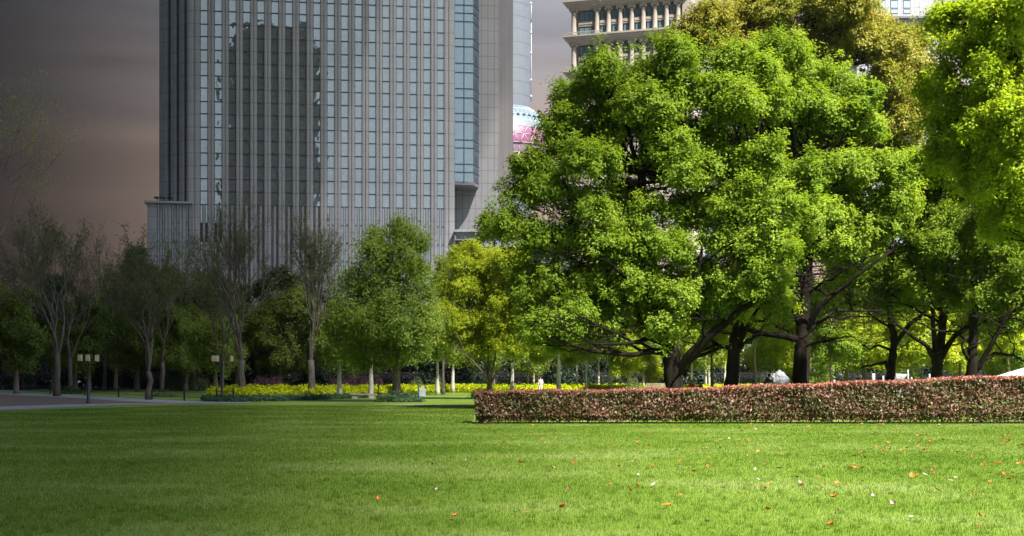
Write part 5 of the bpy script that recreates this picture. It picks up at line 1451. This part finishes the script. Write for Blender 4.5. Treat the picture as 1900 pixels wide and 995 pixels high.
br = N(nt, 'ShaderNodeMapRange', interpolation_type='SMOOTHSTEP'); br.inputs['From Min'].default_value = -.43; br.inputs['From Max'].default_value = .04
br.inputs['To Min'].default_value = .035; br.inputs['To Max'].default_value = 1.0
nt.links.new(xs, br.inputs['Value'])
br2 = N(nt, 'ShaderNodeMapRange', interpolation_type='SMOOTHSTEP'); br2.inputs['From Min'].default_value = .15; br2.inputs['From Max'].default_value = .35
br2.inputs['To Min'].default_value = 1.0; br2.inputs['To Max'].default_value = 2.2
nt.links.new(xs, br2.inputs['Value'])
mp2 = N(nt, 'ShaderNodeMapping'); mp2.inputs['Scale'].default_value = (3, 3, 30); nt.links.new(tc.outputs['Generated'], mp2.inputs['Vector'])
nz2 = N(nt, 'ShaderNodeTexNoise'); nz2.inputs['Scale'].default_value = 1.3; nz2.inputs['Detail'].default_value = 7; nz2.inputs['Distortion'].default_value = .6; nt.links.new(mp2.outputs['Vector'], nz2.inputs['Vector'])
streak = N(nt, 'ShaderNodeMapRange'); streak.inputs['From Min'].default_value = .3; streak.inputs['From Max'].default_value = .7; streak.inputs['To Min'].default_value = .86; streak.inputs['To Max'].default_value = 1.14
nt.links.new(nz2.outputs['Fac'], streak.inputs['Value'])
vs_ = N(nt, 'ShaderNodeVectorMath', operation='SCALE')
bk = N(nt, 'ShaderNodeMapRange', interpolation_type='SMOOTHSTEP'); bk.inputs['From Min'].default_value = .1; bk.inputs['From Max'].default_value = -.5
nt.links.new(sx.outputs['Y'], bk.inputs['Value'])
brb = N(nt, 'ShaderNodeMapRange'); brb.inputs['From Min'].default_value = -.05; brb.inputs['From Max'].default_value = .22; brb.inputs['To Min'].default_value = .5; brb.inputs['To Max'].default_value = .85
nt.links.new(sx.outputs['X'], brb.inputs['Value'])
brm = N(nt, 'ShaderNodeMix', data_type='FLOAT'); nt.links.new(bk.outputs[0], brm.inputs[0]); nt.links.new(math_('MULTIPLY', br.outputs[0], br2.outputs[0]), brm.inputs[2]); nt.links.new(brb.outputs[0], brm.inputs[3])
nt.links.new(math_('MULTIPLY', brm.outputs[0], streak.outputs[0]), vs_.inputs['Scale'])
bmx = N(nt, 'ShaderNodeMix', data_type='RGBA'); nt.links.new(bk.outputs[0], bmx.inputs[0]); nt.links.new(veil.outputs['Color'], bmx.inputs[6]); bmx.inputs[7].default_value = (1.2, 1.38, 1.5, 1)
mf = N(nt, 'ShaderNodeMapRange', interpolation_type='SMOOTHSTEP'); mf.inputs['From Min'].default_value = .32; mf.inputs['From Max'].default_value = .7
nt.links.new(bmx.outputs[2], vs_.inputs[0])
mf.inputs['To Min'].default_value = 1.0; mf.inputs['To Max'].default_value = 0.0
nt.links.new(sx.outputs['Z'], mf.inputs['Value'])
mx = N(nt, 'ShaderNodeMix', data_type='RGBA'); nt.links.new(mf.outputs[0], mx.inputs[0]); nt.links.new(sky.outputs['Color'], mx.inputs[6]); nt.links.new(vs_.outputs[0], mx.inputs[7])
nt.links.new(mx.outputs[2], bg.inputs['Color']); nt.links.new(bg.outputs[0], out.inputs['Surface'])

# added unseen wedge of absorbing air, fanned from the camera to shade the left
CB = 222.0
off = Vector((sd.x, sd.y, 0)) / sd.z * CB
cm = bpy.data.materials.new('shade_wedge'); cm.use_nodes = True
cn = cm.node_tree; cn.nodes.clear()
co = N(cn, 'ShaderNodeOutputMaterial'); va = N(cn, 'ShaderNodeVolumeAbsorption'); va.inputs['Color'].default_value = (0, 0, 0, 1); va.inputs['Density'].default_value = .85
cn.links.new(va.outputs[0], co.inputs['Volume'])
mb = MB()
angs = [.09, 0.0, -.10, -.2, -.30, -.40, -.6, -1.0, -1.6, -2.3]
thk = [0.0, .16, .62, 1.6, 3.1, 4.8, 7, 7, 7, 6]
off.x += .8
vs = [(off.x, off.y - 2, CB), (off.x, off.y - 2, CB + .02)]
RC = 500.0
for a, h in zip(angs, thk):
    x, y = math.sin(a) * RC, math.cos(a) * RC
    vs += [(off.x + x, off.y + y, CB), (off.x + x, off.y + y, CB + h + .02), (off.x + x * .013, off.y + y * .013, CB), (off.x + x * .013, off.y + y * .013, CB + h + .02)]
fs = []
n = len(angs)
for i in range(n - 1):
    a = 2 + 4 * i; b = a + 4
    fs += [(a, a + 2, b + 2, b), (a + 1, b + 1, b + 3, a + 3), (a, b, b + 1, a + 1), (a + 2, 0, b + 2), (a + 3, b + 3, 1)]
fs += [(2, 3, 5, 4), (4, 5, 1, 0)]
e = 2 + 4 * (n - 1); fs += [(e, e + 2, e + 3, e + 1), (e + 2, 0, 1, e + 3)]
mb.add(vs, fs)
cl = mb.build('shade_wedge', cm); tag(cl, kind='structure')
bm = bmesh.new(); bm.from_mesh(cl.data); bmesh.ops.recalc_face_normals(bm, faces=bm.faces); bm.to_mesh(cl.data); bm.free()

# pale city air round the camera and the whole scene
hm = bpy.data.materials.new('haze'); hm.use_nodes = True
hn = hm.node_tree; hn.nodes.clear()
ho = N(hn, 'ShaderNodeOutputMaterial'); pv = N(hn, 'ShaderNodeVolumePrincipled')
pv.inputs['Color'].default_value = (.82, .88, .95, 1); pv.inputs['Density'].default_value = .00005; pv.inputs['Anisotropy'].default_value = .2
hn.links.new(pv.outputs[0], ho.inputs['Volume'])
mb = MB(); mb.box((0, 245, 99.4), (580, 790, 201)); hz = mb.build('haze', hm); tag(hz, kind='stuff')

# ================================================================== CAMERA
cam = bpy.data.cameras.new('camera'); cam.sensor_width = 36; cam.lens = 36 * F / 1900
cam.shift_y = (HY - 497.5) / 1900; cam.clip_end = 8000; cam.clip_start = .1
cobj = bpy.data.objects.new('camera', cam); col.objects.link(cobj); cobj.location = (0, 0, EYE); cobj.rotation_euler = (R(90), 0, 0)
scene.camera = cobj
vsn = scene.view_settings
scene.display_settings.display_device = 'sRGB'
vsn.view_transform = 'Standard'; vsn.look = 'None'; vsn.gamma = 1; vsn.use_curve_mapping = False; vsn.exposure = 1.80
scene.render.engine = 'CYCLES'
cy = scene.cycles
cy.max_bounces = 8; cy.diffuse_bounces = 5; cy.glossy_bounces = 3; cy.transmission_bounces = 5; cy.transparent_max_bounces = 8; cy.volume_bounces = 0
cy.use_denoising = True; cy.use_adaptive_sampling = True; cy.adaptive_threshold = 0.02
cy.caustics_reflective = False; cy.caustics_refractive = False
